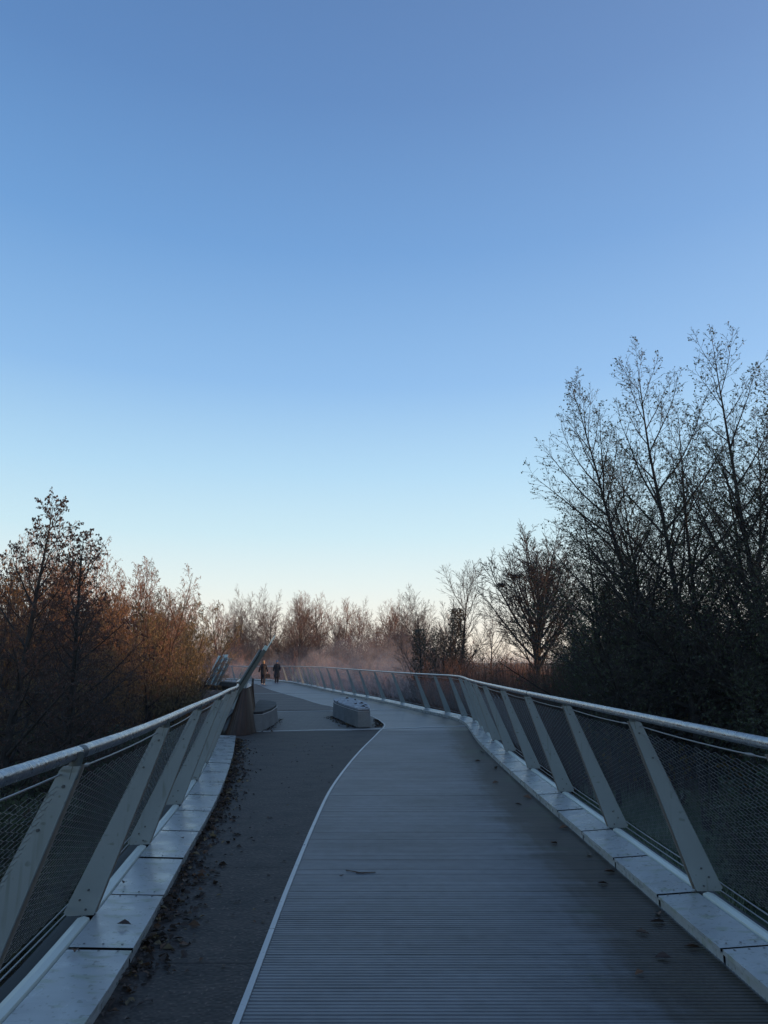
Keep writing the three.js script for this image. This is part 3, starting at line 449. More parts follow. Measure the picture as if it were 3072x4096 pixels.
// ------------------------------------------------------------------ two walkers
function blob(caps, lo, hi, cell, k) {
  const size = Math.max(hi[0] - lo[0], hi[1] - lo[1], hi[2] - lo[2]), res = Math.ceil(size / cell) + 2, mc = new MarchingCubes(res, new THREE.MeshBasicMaterial(), false, false, 60000); mc.isolation = 0;
  const half = res / 2, cx = (lo[0] + hi[0]) / 2, cy = (lo[1] + hi[1]) / 2, cz = (lo[2] + hi[2]) / 2, H = size / 2 * 1.06;
  for (let z = 0; z < res; z++) for (let y = 0; y < res; y++) for (let x = 0; x < res; x++) {
    const px = cx + (x - half) / half * H, py = cy + (y - half) / half * H, pz = cz + (z - half) / half * H; let D = 9;
    for (const [a, b, ra, rb, sz = 1] of caps) {
      const bx = b[0] - a[0], by = b[1] - a[1], bz = b[2] - a[2], t = clamp(((px - a[0]) * bx + (py - a[1]) * by + (pz - a[2]) * bz) / (bx * bx + by * by + bz * bz || 1), 0, 1);
      const q = Math.hypot(px - a[0] - bx * t, py - a[1] - by * t, (pz - a[2] - bz * t) / sz) - lerp(ra, rb, t), h = clamp(0.5 + 0.5 * (D - q) / k, 0, 1); D = lerp(D, q, h) - k * h * (1 - h);
    }
    mc.field[x + y * res + z * res * res] = -D;
  }
  mc.update(); const n = mc.count, g = new THREE.BufferGeometry(), p = new Float32Array(n * 3); for (let i = 0; i < n; i++) { p[i * 3] = cx + mc.positionArray[i * 3] * H; p[i * 3 + 1] = cy + mc.positionArray[i * 3 + 1] * H; p[i * 3 + 2] = cz + mc.positionArray[i * 3 + 2] * H; }
  g.setAttribute('position', new THREE.BufferAttribute(p, 3)); g.setAttribute('normal', new THREE.BufferAttribute(mc.normalArray.slice(0, n * 3), 3)); return g;
}
const skin = std(0.45, 0.27, 0.2, { roughness: 0.6 }), black = std(0.012, 0.012, 0.015, { roughness: 0.75 }), navy = std(0.014, 0.015, 0.022, { roughness: 0.8 });
function walker(label, o) {                       // stands at its own origin, faces +z
  const g = group('person', label, 'person'), st = o.stride, hip = 0.92, sh = 1.42;
  const hand = (s) => o.hands[s < 0 ? 0 : 1], elbow = (s) => o.elbows[s < 0 ? 0 : 1];
  const legs = [-1, 1].map((s) => ({ h: [s * 0.09, hip, 0], k: [s * 0.095, 0.5, s * st * 0.6 + 0.05], a: [s * 0.09, 0.09, s * st], t: [s * 0.1, 0.04, s * st + 0.16] }));
  const body = [[[0, 1.0, 0], [0, 1.38, 0], 0.13, 0.14, 0.7], [[0, 1.42, 0], [0, 1.55, 0.01], 0.055, 0.05], [[0, 1.6, 0.02], [0, 1.68, 0.01], 0.08, 0.088], [[0, 1.585, 0.05], [0, 1.56, 0.06], 0.045, 0.035], [[0, 1.625, 0.1], [0, 1.605, 0.115], 0.012, 0.014]];
  for (const s of [-1, 1]) {
    const L = legs[s < 0 ? 0 : 1]; body.push([L.h, L.k, 0.085, 0.055], [L.k, L.a, 0.055, 0.035], [L.a, L.t, 0.04, 0.03], [[s * 0.17, sh, 0], elbow(s), 0.055, 0.04], [elbow(s), hand(s), 0.04, 0.026]);
    const hd = hand(s), dn = (dx, dy, dz) => [hd[0] + dx, hd[1] + dy, hd[2] + dz]; body.push([hd, dn(0, -0.07, 0.01), 0.028, 0.032]); for (let f = 0; f < 4; f++) body.push([dn(0, -0.08, -0.025 + f * 0.017), dn(-s * 0.012, -0.14 + Math.abs(f - 1.5) * 0.008, -0.02 + f * 0.016), 0.009, 0.008]); body.push([dn(0, -0.03, 0.02), dn(-s * 0.015, -0.085, 0.05), 0.011, 0.009]);
    body.push([[s * 0.083, 1.64, 0.0], [s * 0.086, 1.61, 0.0], 0.016, 0.013]);
  }
  mesh('body', blob(body, [-0.5, 0, -0.5], [0.5, 1.8, 0.5], 0.019, 0.02), skin, g);
  const arms = []; for (const s of [-1, 1]) { const hd = hand(s), el = elbow(s); arms.push([[s * 0.17, sh, 0], el, 0.078, 0.062], [el, [hd[0], hd[1] + 0.03, hd[2]], 0.062, 0.05]); }
  const coat = [[[0, hip + 0.06, 0], [0, 1.32, 0], 0.19, 0.2, 0.75], [[-0.13, 1.41, 0], [0.13, 1.41, 0], 0.09, 0.09], [[0, 1.45, 0], [0, 1.52, 0], 0.09, 0.075], ...arms];
  if (o.long) coat.push([[0, 1.0, 0], [0, 0.56, 0], 0.19, 0.25, 0.75]); else coat.push([[0, hip + 0.1, 0], [0, 0.84, 0], 0.19, 0.19, 0.75]);
  mesh('coat', blob(coat, [-0.5, 0.2, -0.5], [0.5, 1.7, 0.5], 0.019, 0.05), black, g);
  const tr = []; for (const L of legs) tr.push([L.h, L.k, 0.115, 0.085], [L.k, [L.a[0], 0.1, L.a[2]], 0.085, 0.075]); mesh('trousers', blob(tr, [-0.4, 0, -0.4], [0.4, 1.1, 0.4], 0.019, 0.03), navy, g);
  legs.forEach((L) => mesh('shoe', blob([[[L.a[0], 0.06, L.a[2] - 0.02], [L.t[0], 0.05, L.t[2]], 0.055, 0.048]], [L.a[0] - 0.15, -0.02, L.a[2] - 0.15], [L.a[0] + 0.15, 0.2, L.a[2] + 0.3], 0.012, 0.01), o.shoe, g));
  if (o.hat) mesh('knitted_hat', blob([[[0, 1.69, -0.005], [0, 1.735, -0.01], 0.103, 0.085], [[0, 1.8, -0.01], [0, 1.82, -0.01], 0.035, 0.03]], [-0.2, 1.5, -0.2], [0.2, 1.9, 0.2], 0.012, 0.03), o.hat, g);
  if (o.hair) mesh('hair', blob([[[0, 1.7, -0.02], [0, 1.66, -0.03], 0.1, 0.1], [[-0.04, 1.66, -0.07], [-0.02, 1.56, -0.09], 0.06, 0.05], [[0.02, 1.74, -0.06], [-0.06, 1.77, -0.06], 0.04, 0.035]], [-0.25, 1.4, -0.25], [0.25, 1.9, 0.25], 0.012, 0.03), o.hair, g);
  for (const s of [-1, 1]) { const e = new THREE.SphereGeometry(0.012, 8, 6); mesh('eye', e, black, g).position.set(s * 0.033, 1.645, 0.083); } mesh('mouth', new THREE.SphereGeometry(0.016, 8, 5).scale(1.3, 0.35, 0.5), std(0.3, 0.1, 0.09), g).position.set(0, 1.567, 0.092);
  return g;
}
const p1 = walker('person in black jacket with blond hair walking away, bag in hand', { stride: 0.2, elbows: [[-0.29, 1.16, -0.06], [0.28, 1.15, -0.05]], hands: [[-0.3, 0.92, 0.1], [0.32, 0.93, 0.06]], shoe: std(0.5, 0.48, 0.45), hair: std(0.42, 0.25, 0.12) });
p1.position.set(-9.2, 0.0, -55.5); p1.rotation.y = Math.PI + 0.12; p1.scale.setScalar(1.0);
const p2 = walker('person in long dark coat and blue knitted hat walking towards the viewer', { long: true, stride: -0.24, elbows: [[-0.27, 1.17, -0.09], [0.26, 1.16, 0.06]], hands: [[-0.28, 0.93, -0.06], [0.25, 0.98, 0.22]], shoe: std(0.08, 0.07, 0.07), hat: std(0.12, 0.2, 0.3), hair: std(0.1, 0.06, 0.04) });
p2.position.set(-8.9, 0.0, -60.5); p2.rotation.y = 0.15;
{
  const b = new THREE.Group(); b.name = numbered('handbag'); scene.add(b); tag(b, 'black handbag held by the person in the black jacket', 'bag');
  const s = new THREE.Shape(); s.moveTo(-0.14, 0); s.lineTo(0.14, 0); s.quadraticCurveTo(0.17, 0, 0.165, 0.04); s.lineTo(0.13, 0.24); s.quadraticCurveTo(0.12, 0.27, 0.08, 0.27); s.lineTo(-0.08, 0.27); s.quadraticCurveTo(-0.12, 0.27, -0.13, 0.24); s.lineTo(-0.165, 0.04); s.quadraticCurveTo(-0.17, 0, -0.14, 0);
  mesh('bag_body', new THREE.ExtrudeGeometry(s, { depth: 0.12, bevelEnabled: true, bevelSize: 0.02, bevelThickness: 0.02, bevelSegments: 2 }).translate(0, 0, -0.06), black, b); mesh('handle', new THREE.TorusGeometry(0.07, 0.011, 6, 16, Math.PI).translate(0, 0.28, 0), black, b);
  b.position.set(-8.85, 0.5, -55.55); b.rotation.y = 0.3;
}

// ------------------------------------------------------------------ trees
function growTree(o) {                            // o.levels[k]: n, t0, ang, len, up, wob, seg, sides, r
  const r = rngOf(o.seed), trunk = new Buf(), crown = new Buf(), leaf = new Buf(), up = new THREE.Vector3(0, 1, 0), leafN = o.leaf?.n ?? 0;
  const any = new THREE.Vector3(), ax = new THREE.Vector3();
  const addLeaf = (p, dir) => {
    const s = o.leaf.size * (0.6 + 0.8 * r()), a = new THREE.Vector3(r() - 0.5, r() - 0.5, r() - 0.5).normalize(), d = dir.clone().multiplyScalar(0.3).add(new THREE.Vector3((r() - 0.5), -(o.leaf.hang ?? 0.4) + (r() - 0.5), (r() - 0.5))).normalize(), w = a.cross(d).normalize().multiplyScalar(s * (o.leaf.wide ?? 0.35)), q = p.clone().addScaledVector(new THREE.Vector3(r() - 0.5, r() - 0.5, r() - 0.5), s * 0.6);
    leaf.quad(q, q.clone().addScaledVector(d, s * 0.5).add(w), q.clone().addScaledVector(d, s), q.clone().addScaledVector(d, s * 0.5).sub(w));
  };
  function branch(p, dir, len, rad, k) {
    const L = o.levels[k], n = L.seg, pts = [p.clone()], rs = [rad], dirs = [dir.clone()], d = dir.clone(), q = p.clone();
    for (let i = 1; i <= n; i++) {
      any.set(r() - 0.5, r() - 0.5, r() - 0.5); d.addScaledVector(any, L.wob * 2).addScaledVector(up, L.up).normalize(); if (L.pull) d.add(L.pull).normalize();
      q.addScaledVector(d, len / n); pts.push(q.clone()); rs.push(Math.max(o.minR, rad * (1 - (L.taper ?? 0.85) * i / n))); dirs.push(d.clone());
    }
    (k < 2 && rad > o.minR * 2.5 ? trunk : crown).tube(pts, rs, L.sides);
    const C = o.levels[k + 1];
    if (C) {
      const m = Math.max(1, Math.round(C.n * (k ? 0.55 + 0.45 * clamp(len / L.ref, 0, 2) : 1) * (0.8 + 0.4 * r()))); let az = r() * 6.28;
      for (let j = 0; j < m; j++) {
        const t = lerp(C.t0, C.t1 ?? 0.99, (j + r()) / m), f = t * n, i = Math.min(n - 1, Math.floor(f)), P = pts[i].clone().lerp(pts[i + 1], f - i), D = dirs[i];
        az += 2.4 + (r() - 0.5) * 0.9; ax.set(Math.cos(az), 0.13, Math.sin(az)).cross(D).normalize();
        const ang = lerp(C.ang[0], C.ang[1], t) * (0.8 + 0.4 * r()), nd = D.clone().applyAxisAngle(ax, ang), l = (typeof C.len === 'function' ? C.len(t) * o.H : len * C.len * (1 - 0.55 * t)) * (0.7 + 0.6 * r());
        branch(P, nd, l, Math.max(o.minR, Math.min(lerp(rs[i], rs[i + 1], f - i) * 0.75, l * C.r)), k + 1);
      }
    }
    if (leafN && k >= o.levels.length - (o.leaf.deep ?? 1)) { const c = leafN * (0.5 + r()); for (let j = 0; j < c; j++) { if (o.leaf.where && !o.leaf.where(q, r)) continue; const f = (0.3 + 0.7 * r()) * n, i = Math.min(n - 1, Math.floor(f)); addLeaf(pts[i].clone().lerp(pts[i + 1], f - i), dirs[i]); } }
  }
  if (o.stems) for (let s = 0; s < o.stems; s++) { const a = s / o.stems * 6.28 + r(), e = o.spread * (0.3 + 0.9 * r()); branch(new THREE.Vector3(Math.cos(a) * 0.25 * r(), -0.3, Math.sin(a) * 0.25 * r()), new THREE.Vector3(Math.cos(a) * Math.sin(e), Math.cos(e), Math.sin(a) * Math.sin(e)), o.H * (0.65 + 0.4 * r()), o.r0 * (0.6 + 0.5 * r()), 0); }
  else branch(new THREE.Vector3(0, -0.3, 0), new THREE.Vector3(o.lean?.[0] ?? 0, 1, o.lean?.[1] ?? 0).normalize(), o.H + 0.3, o.r0, 0);
  const parts = []; if (trunk.p.length) parts.push([o.stems ? 'stems' : 'trunk', trunk.geo(), o.bark]); if (crown.p.length) parts.push(['crown', crown.geo(), o.twig]); if (leaf.p.length) parts.push(['leaves', leaf.geo(), o.leaf.mat]);
  return parts;
}
function scatter(kinds, name, label, places) {   // growth that reads as one mass: places of [kind, x, d, scale, turn, y offset]
  const g = new THREE.Group(); g.name = numbered(name); scene.add(g); tag(g, label, null, null, 'stuff'); const o = new THREE.Object3D();
  kinds.forEach((kind, k) => {
    const mine = places.filter((p) => p[0] === k); if (!mine.length) return;
    for (const [n, geo, mat] of kind) { const m = new THREE.InstancedMesh(geo, mat, mine.length); m.name = n; mine.forEach(([, x, d, s, a, yo], i) => { o.position.set(x, groundY(x, d) + yo, -d); o.rotation.set(0, a, 0); o.scale.setScalar(s); o.updateMatrix(); m.setMatrixAt(i, o.matrix); }); m.userData.kind = 'stuff'; add(m, g); }
  });
}
let triangles = 0;
function plant(kind, name, label, category, x, d, scale, turn, grp, yo = 0, sy = 1) {
  const g = group(name, label, category, grp); for (const [n, geo, mat] of kind) { const m = mesh(n, geo, mat, g); triangles += geo.index.count / 3; }
  g.position.set(x, groundY(x, d) + yo, -d); g.rotation.y = turn; g.scale.set(scale, scale * sy, scale); return g;
}
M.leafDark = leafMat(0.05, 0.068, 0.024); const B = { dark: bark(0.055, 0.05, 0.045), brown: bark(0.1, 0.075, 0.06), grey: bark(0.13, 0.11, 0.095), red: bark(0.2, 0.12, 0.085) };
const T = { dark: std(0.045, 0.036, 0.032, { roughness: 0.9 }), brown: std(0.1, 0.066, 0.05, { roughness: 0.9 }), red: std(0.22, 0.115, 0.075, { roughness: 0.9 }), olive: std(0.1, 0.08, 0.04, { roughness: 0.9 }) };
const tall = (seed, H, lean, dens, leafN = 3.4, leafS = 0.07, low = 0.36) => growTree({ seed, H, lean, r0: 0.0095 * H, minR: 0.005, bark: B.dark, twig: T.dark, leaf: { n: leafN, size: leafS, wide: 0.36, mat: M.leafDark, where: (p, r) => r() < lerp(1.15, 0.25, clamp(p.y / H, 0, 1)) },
  levels: [{ seg: 14, wob: 0.035, up: 0.03, sides: 8, taper: 0.96 }, { n: 36 * dens, t0: 0.14, ang: [1.2, 0.5], len: (t) => low * Math.pow(1 - t, 0.85) + 0.05, r: 0.012, seg: 7, wob: 0.08, up: 0.075, sides: 5, ref: 3 }, { n: 15, t0: 0.12, ang: [0.9, 0.55], len: 0.42, r: 0.01, seg: 5, wob: 0.13, up: 0.04, sides: 3, ref: 1 }, { n: 6, t0: 0.15, ang: [0.85, 0.55], len: 0.48, r: 0.01, seg: 3, wob: 0.2, up: 0.02, sides: 3, ref: 0.4 }] });
const alder = (seed, H, lean) => growTree({ seed, H, lean, r0: 0.17, minR: 0.006, bark: B.dark, twig: T.dark, leaf: { n: 4.2, size: 0.062, wide: 0.34, hang: 1.1, mat: leafMat(0.065, 0.03, 0.02) },
  levels: [{ seg: 12, wob: 0.04, up: 0.03, sides: 8, taper: 0.95 }, { n: 46, t0: 0.1, ang: [1.35, 0.6], len: (t) => 0.36 * Math.pow(1 - t, 0.8) + 0.04, r: 0.015, seg: 7, wob: 0.1, up: 0.045, sides: 5, ref: 3 }, { n: 13, t0: 0.12, ang: [0.95, 0.7], len: 0.42, r: 0.012, seg: 4, wob: 0.16, up: 0.02, sides: 3, ref: 1 }, { n: 5, t0: 0.2, ang: [0.9, 0.7], len: 0.5, r: 0.012, seg: 3, wob: 0.22, up: 0, sides: 3, ref: 0.4 }] });
const willow = (seed, H, mat, twig, leafN, wide = 1, brk = B.brown) => growTree({ seed, H, r0: 0.11, stems: 6, spread: 0.38 * wide, minR: 0.007, bark: brk, twig, leaf: { n: leafN, size: 0.13, wide: 0.16, hang: 0.9, mat },
  levels: [{ seg: 9, wob: 0.06, up: 0.03, sides: 6, taper: 0.92 }, { n: 16, t0: 0.18, ang: [0.8, 0.45], len: (t) => 0.32 * (1 - t * 0.7), r: 0.014, seg: 6, wob: 0.1, up: 0.06, sides: 4, ref: 2.5 }, { n: 10, t0: 0.12, ang: [0.75, 0.5], len: 0.5, r: 0.011, seg: 4, wob: 0.14, up: 0.03, sides: 3, ref: 1.2 }, { n: 4.5, t0: 0.15, ang: [0.7, 0.5], len: 0.55, r: 0.011, seg: 3, wob: 0.16, up: -0.02, sides: 3, ref: 0.6 }] });
const vase = (seed, H, twig, brk, nStem = 5) => growTree({ seed, H: H * 0.9, r0: 0.21, minR: 0.0115, bark: brk, twig,
  levels: [{ seg: 9, wob: 0.06, up: 0.02, sides: 6, taper: 0.9 }, { n: 16 + nStem, t0: 0.16, t1: 0.97, ang: [0.85, 0.5], len: (t) => 0.52 * (1 - t * 0.55), r: 0.011, seg: 7, wob: 0.11, up: 0.06, sides: 4, ref: 6 }, { n: 13, t0: 0.2, ang: [0.75, 0.55], len: 0.4, r: 0.009, seg: 5, wob: 0.13, up: 0.035, sides: 3, ref: 3 }, { n: 9, t0: 0.12, ang: [0.75, 0.5], len: 0.5, r: 0.008, seg: 3, wob: 0.17, up: 0.03, sides: 3, ref: 1.4 }] });
const roundTree = (seed, H) => growTree({ seed, H: H * 0.7, r0: 0.34, minR: 0.012, bark: B.dark, twig: T.dark,
  levels: [{ seg: 6, wob: 0.05, up: 0.02, sides: 8, taper: 0.6 }, { n: 36, t0: 0.42, ang: [1.25, 0.4], len: (t) => 0.56 * (1 - Math.pow(Math.abs(t - 0.6), 1.5)) , r: 0.017, seg: 8, wob: 0.09, up: 0.06, sides: 5, ref: 6 }, { n: 19, t0: 0.2, ang: [0.75, 0.5], len: 0.42, r: 0.011, seg: 5, wob: 0.13, up: 0.03, sides: 3, ref: 4 }, { n: 8, t0: 0.12, ang: [0.7, 0.5], len: 0.52, r: 0.011, seg: 4, wob: 0.15, up: 0.03, sides: 3, ref: 1.4 }, { n: 3.5, t0: 0.15, ang: [0.7, 0.5], len: 0.55, r: 0.011, seg: 2, wob: 0.15, up: 0.03, sides: 3, ref: 0.7 }] });
const shrub = (seed, H, twig, leaf, stems = 16, spread = 0.7) => growTree({ seed, H, r0: 0.028, stems, spread, minR: 0.005, bark: twig, twig, leaf,
  levels: [{ seg: 6, wob: 0.12, up: 0.06, sides: 4, taper: 0.85 }, { n: 9, t0: 0.12, ang: [0.75, 0.5], len: (t) => 0.42 * (1 - t * 0.6), r: 0.012, seg: 4, wob: 0.14, up: 0.06, sides: 3, ref: 1.2 }, { n: 5, t0: 0.15, ang: [0.8, 0.5], len: 0.5, r: 0.012, seg: 3, wob: 0.18, up: 0.04, sides: 3, ref: 0.6 }] });
const K = {
  tall: [tall(101, 17, [-0.09, 0], 1), tall(102, 17, [-0.05, 0.02], 1.1), tall(103, 16.5, [-0.04, 0], 0.95)], leafy: [tall(104, 10, [-0.05, 0], 0.9, 6, 0.085, 0.42), tall(105, 9, [0.03, 0], 0.9, 6, 0.085, 0.45)],
  alder: [alder(201, 10.5, [0.02, 0]), alder(202, 10.5, [0.06, 0.02])],
  gold: [willow(301, 9, leafMat(0.23, 0.125, 0.04), T.brown, 2.6, 1.1), willow(302, 9, leafMat(0.18, 0.13, 0.05), T.olive, 3, 1.2)],
  bare: [willow(303, 11, leafMat(0.15, 0.1, 0.05), T.red, 0.35, 0.75), willow(304, 11, leafMat(0.1, 0.09, 0.04), T.brown, 0.9, 0.8)],
  vase: [vase(401, 15, T.red, B.red), vase(402, 15, T.brown, B.brown, 8), vase(403, 14, T.red, B.brown, 3)],
  round: [roundTree(501, 13.5)], ivied: [vase(404, 15, T.dark, B.dark, 3), vase(405, 15, T.dark, B.dark, 5)],
  bareShrub: [shrub(601, 3.2, T.dark), shrub(602, 3.4, T.brown), shrub(603, 4, T.red)],
  leafShrub: [shrub(611, 3.2, T.dark, { n: 7, size: 0.1, wide: 0.34, hang: 0.4, deep: 2, mat: leafMat(0.045, 0.068, 0.026) }, 18, 0.8), shrub(612, 3.2, T.dark, { n: 6, size: 0.1, wide: 0.34, hang: 0.5, deep: 2, mat: leafMat(0.06, 0.066, 0.028) }, 18, 0.9)],
};
const RW = rngOf(909), rr = (a, b) => a + (b - a) * RW();

// tall trees beside the ribbed walkway
const tallTrees = [
  [0, 9.9, 26, 0.95, 0.0, 'slender leaning tree, the one of the tall group nearest the far bend'], [1, 10.2, 24, 0.98, 3.42, 'slender tall tree with forked top, second of the tall group'], [2, 12.1, 22, 0.98, 0.1, 'tallest slender tree with a thin feathery leader'], [1, 12.9, 20, 0.86, 3.4, 'tall bare tree cut by the edge of the photograph'],
  [0, 11.2, 28, 0.8, -0.2, 'lower leafy tree behind the leaning tall tree'], [2, 13.6, 25.5, 0.82, 0.15, 'thin dark tree behind the two tallest trees'], [1, 14.8, 29, 0.9, 0.4, 'dark tree deep in the tall group, behind the others'], [2, 16.5, 24, 0.95, -0.1, 'dark tree at the back of the tall group near the photograph edge'], [0, 12.3, 32, 0.72, 0.2, 'short dark tree at the far end of the tall group'], [1, 14.2, 21.5, 0.97, 1.9, 'tall tree close behind the tallest, toward the photograph edge'], [2, 13.4, 23.5, 0.9, 2.6, 'tall tree filling the gap behind the two tallest'], [0, 15.6, 20.5, 1.0, 4.0, 'tall tree mostly outside the photograph edge'], [2, 8.9, 28.5, 0.74, 0.9, 'broad lower tree, the first of the tall group from the far bend'], [1, 10.8, 29.5, 0.85, 3.1, 'thin tree rising behind the leaning tall one'], [2, 11.0, 25, 0.9, 5.1, 'thin tree between the leaning tree and the forked one'],
];
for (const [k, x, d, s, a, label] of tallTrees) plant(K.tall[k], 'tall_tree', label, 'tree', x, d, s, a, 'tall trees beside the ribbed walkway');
// the wood goes on out of sight on that side: its shade lies over the deck
{
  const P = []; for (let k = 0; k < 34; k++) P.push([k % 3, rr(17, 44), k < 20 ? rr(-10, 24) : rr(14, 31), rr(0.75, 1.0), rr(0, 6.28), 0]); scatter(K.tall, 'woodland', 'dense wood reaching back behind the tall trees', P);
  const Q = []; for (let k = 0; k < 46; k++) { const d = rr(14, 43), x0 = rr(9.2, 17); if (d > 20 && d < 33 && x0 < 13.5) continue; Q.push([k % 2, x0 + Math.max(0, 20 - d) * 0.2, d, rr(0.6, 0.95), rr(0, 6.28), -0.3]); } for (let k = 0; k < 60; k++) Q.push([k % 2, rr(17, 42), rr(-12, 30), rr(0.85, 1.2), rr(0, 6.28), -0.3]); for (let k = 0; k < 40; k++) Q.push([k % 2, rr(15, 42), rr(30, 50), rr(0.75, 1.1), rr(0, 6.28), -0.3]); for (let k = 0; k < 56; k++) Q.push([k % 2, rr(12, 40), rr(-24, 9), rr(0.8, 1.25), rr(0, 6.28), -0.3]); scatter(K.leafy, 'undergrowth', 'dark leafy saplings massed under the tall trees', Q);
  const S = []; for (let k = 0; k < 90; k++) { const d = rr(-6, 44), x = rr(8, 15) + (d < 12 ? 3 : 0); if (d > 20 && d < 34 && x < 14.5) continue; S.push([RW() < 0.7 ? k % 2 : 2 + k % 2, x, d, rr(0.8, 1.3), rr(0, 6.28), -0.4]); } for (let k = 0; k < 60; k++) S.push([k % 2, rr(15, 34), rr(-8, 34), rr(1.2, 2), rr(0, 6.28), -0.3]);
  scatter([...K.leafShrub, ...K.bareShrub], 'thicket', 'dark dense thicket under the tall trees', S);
}
{ const P = []; for (let k = 0; k < 46; k++) P.push([k % 2, rr(20, 48), rr(58, 86), rr(0.95, 1.3), rr(0, 6.28), -0.3]); scatter(K.leafy, 'bank_wood', 'wood on the river bank behind the round-headed tree', P); }
// hazels still holding yellow leaves, and the frosted grass below the tall trees
K.hazel = [shrub(621, 4.2, T.dark, { n: 4, size: 0.13, wide: 0.4, hang: 0.5, deep: 1, mat: leafMat(0.24, 0.17, 0.03) }, 7, 0.5)];
for (const [x, d, s, label] of [[11.6, 31, 1.1, 'hazel with a few yellow leaves among the dark trunks'], [14.2, 27, 0.95, 'yellow leaved hazel deeper between the dark trunks'], [10.2, 34, 0.9, 'small yellow leaved hazel toward the railing bend']]) plant(K.hazel[0], 'hazel_shrub', label, 'shrub', x, d, s, rr(0, 6), 'hazels under the tall trees');
{
  const q = rngOf(71), b = new Buf(), o = new THREE.Object3D(); for (let k = 0; k < 14; k++) { const a = q() * 6.28, h = 0.14 + q() * 0.22, p = new THREE.Vector3((q() - 0.5) * 0.3, 0, (q() - 0.5) * 0.3), t = p.clone().add(new THREE.Vector3(Math.cos(a) * h * 0.6, h, Math.sin(a) * h * 0.6)), w = new THREE.Vector3(-Math.sin(a), 0, Math.cos(a)).multiplyScalar(0.008); b.quad(p.clone().sub(w), p.clone().add(w), t.clone().addScaledVector(w, 0.3), t.clone().addScaledVector(w, -0.3)); }
  const list = []; for (let k = 0; k < 9000; k++) { const d = 16 + q() * 26, x = 4.5 + q() * 13; o.position.set(x, groundY(x, d) - 0.02, -d); o.rotation.y = q() * 6.28; o.scale.setScalar(0.7 + q() * 0.8); o.updateMatrix(); list.push(o.matrix.clone()); }
  const m = new THREE.InstancedMesh(b.geo(), std(1, 1, 1, { side: THREE.DoubleSide }), list.length); m.name = 'frosted_grass'; list.forEach((x, k) => { m.setMatrixAt(k, x); const f = q(); m.setColorAt(k, rgb(lerp(0.1, 0.26, f), lerp(0.15, 0.3, f), lerp(0.06, 0.22, f))); }); tag(m, 'frosted grass on the bank below the tall trees', null, null, 'stuff'); add(m);
}
// alders on the resin side
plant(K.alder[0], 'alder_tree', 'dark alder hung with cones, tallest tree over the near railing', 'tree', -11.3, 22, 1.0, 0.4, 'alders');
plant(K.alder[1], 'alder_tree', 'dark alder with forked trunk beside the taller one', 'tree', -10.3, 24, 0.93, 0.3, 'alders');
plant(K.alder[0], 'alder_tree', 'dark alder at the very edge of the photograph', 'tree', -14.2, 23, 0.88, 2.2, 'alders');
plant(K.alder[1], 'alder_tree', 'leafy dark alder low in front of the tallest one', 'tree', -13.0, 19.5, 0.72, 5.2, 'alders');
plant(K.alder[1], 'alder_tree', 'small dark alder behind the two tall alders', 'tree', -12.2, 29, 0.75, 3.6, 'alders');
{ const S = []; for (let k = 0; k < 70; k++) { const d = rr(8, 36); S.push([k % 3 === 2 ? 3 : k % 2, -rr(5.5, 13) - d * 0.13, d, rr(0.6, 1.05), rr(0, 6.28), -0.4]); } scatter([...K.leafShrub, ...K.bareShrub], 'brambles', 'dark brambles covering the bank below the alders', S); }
// sunlit willows behind the alders
const gold = [[0, -19.5, 37, 1.25, 'orange leaved willow glowing behind the alders'], [0, -15.3, 38, 1.1, 'golden willow leaning out behind the forked alder'], [1, -13.6, 43, 1.05, 'olive willow with feathery top before the far wind screen'], [0, -24, 41, 1.35, 'tall orange willow at the back, near the photograph edge'], [1, -17.8, 47, 1.2, 'olive willow standing behind the golden one'], [1, -15.6, 53, 1.0, 'dusky green willow right behind the far wind screen'], [0, -13.4, 36, 0.8, 'small golden willow low beside the alders'], [0, -21.5, 45, 1.3, 'orange willow between the bare pale trees'], [1, -18.5, 58, 1.1, 'olive willow at the back, toward the distant trees']];
for (const [k, x, d, s, label] of gold) plant(K.gold[k], 'willow_tree', label, 'tree', x, d, s, rr(0, 6.28), 'sunlit willows');
const bare = [[0, -18.6, 41, 1.25, 'pale bare tree with fine twigs above the golden willow'], [0, -15.0, 46, 1.12, 'bare twiggy tree with a round top beside the olive willow'], [1, -17, 52, 1.1, 'bare brown tree between olive willow and distant trees'], [0, -21, 44, 1.25, 'pale bare tree topping the orange willows'], [1, -20.5, 62, 1.15, 'bare tree behind the dusky green willow'], [0, -16.6, 43.5, 1.15, 'bare pale tree leaning between the golden and the olive willow'], [0, -23.5, 60, 1.2, 'reddish bare tree just above the far wind screen']];
for (const [k, x, d, s, label] of bare) plant(K.bare[k], 'bare_tree', label, 'tree', x, d, s, rr(0, 6.28), 'bare trees behind the willows');
{ const S = []; for (let k = 0; k < 60; k++) S.push([k % 4, -rr(13, 40), rr(33, 70), k % 4 < 2 ? rr(0.4, 0.7) : k % 4 === 2 ? rr(0.35, 0.6) : rr(1, 1.7), rr(0, 6.28), -0.2]); scatter([K.gold[0], K.gold[1], K.bare[1], K.bareShrub[1]], 'willow_scrub', 'low willow scrub filling the bank between the willows', S); }
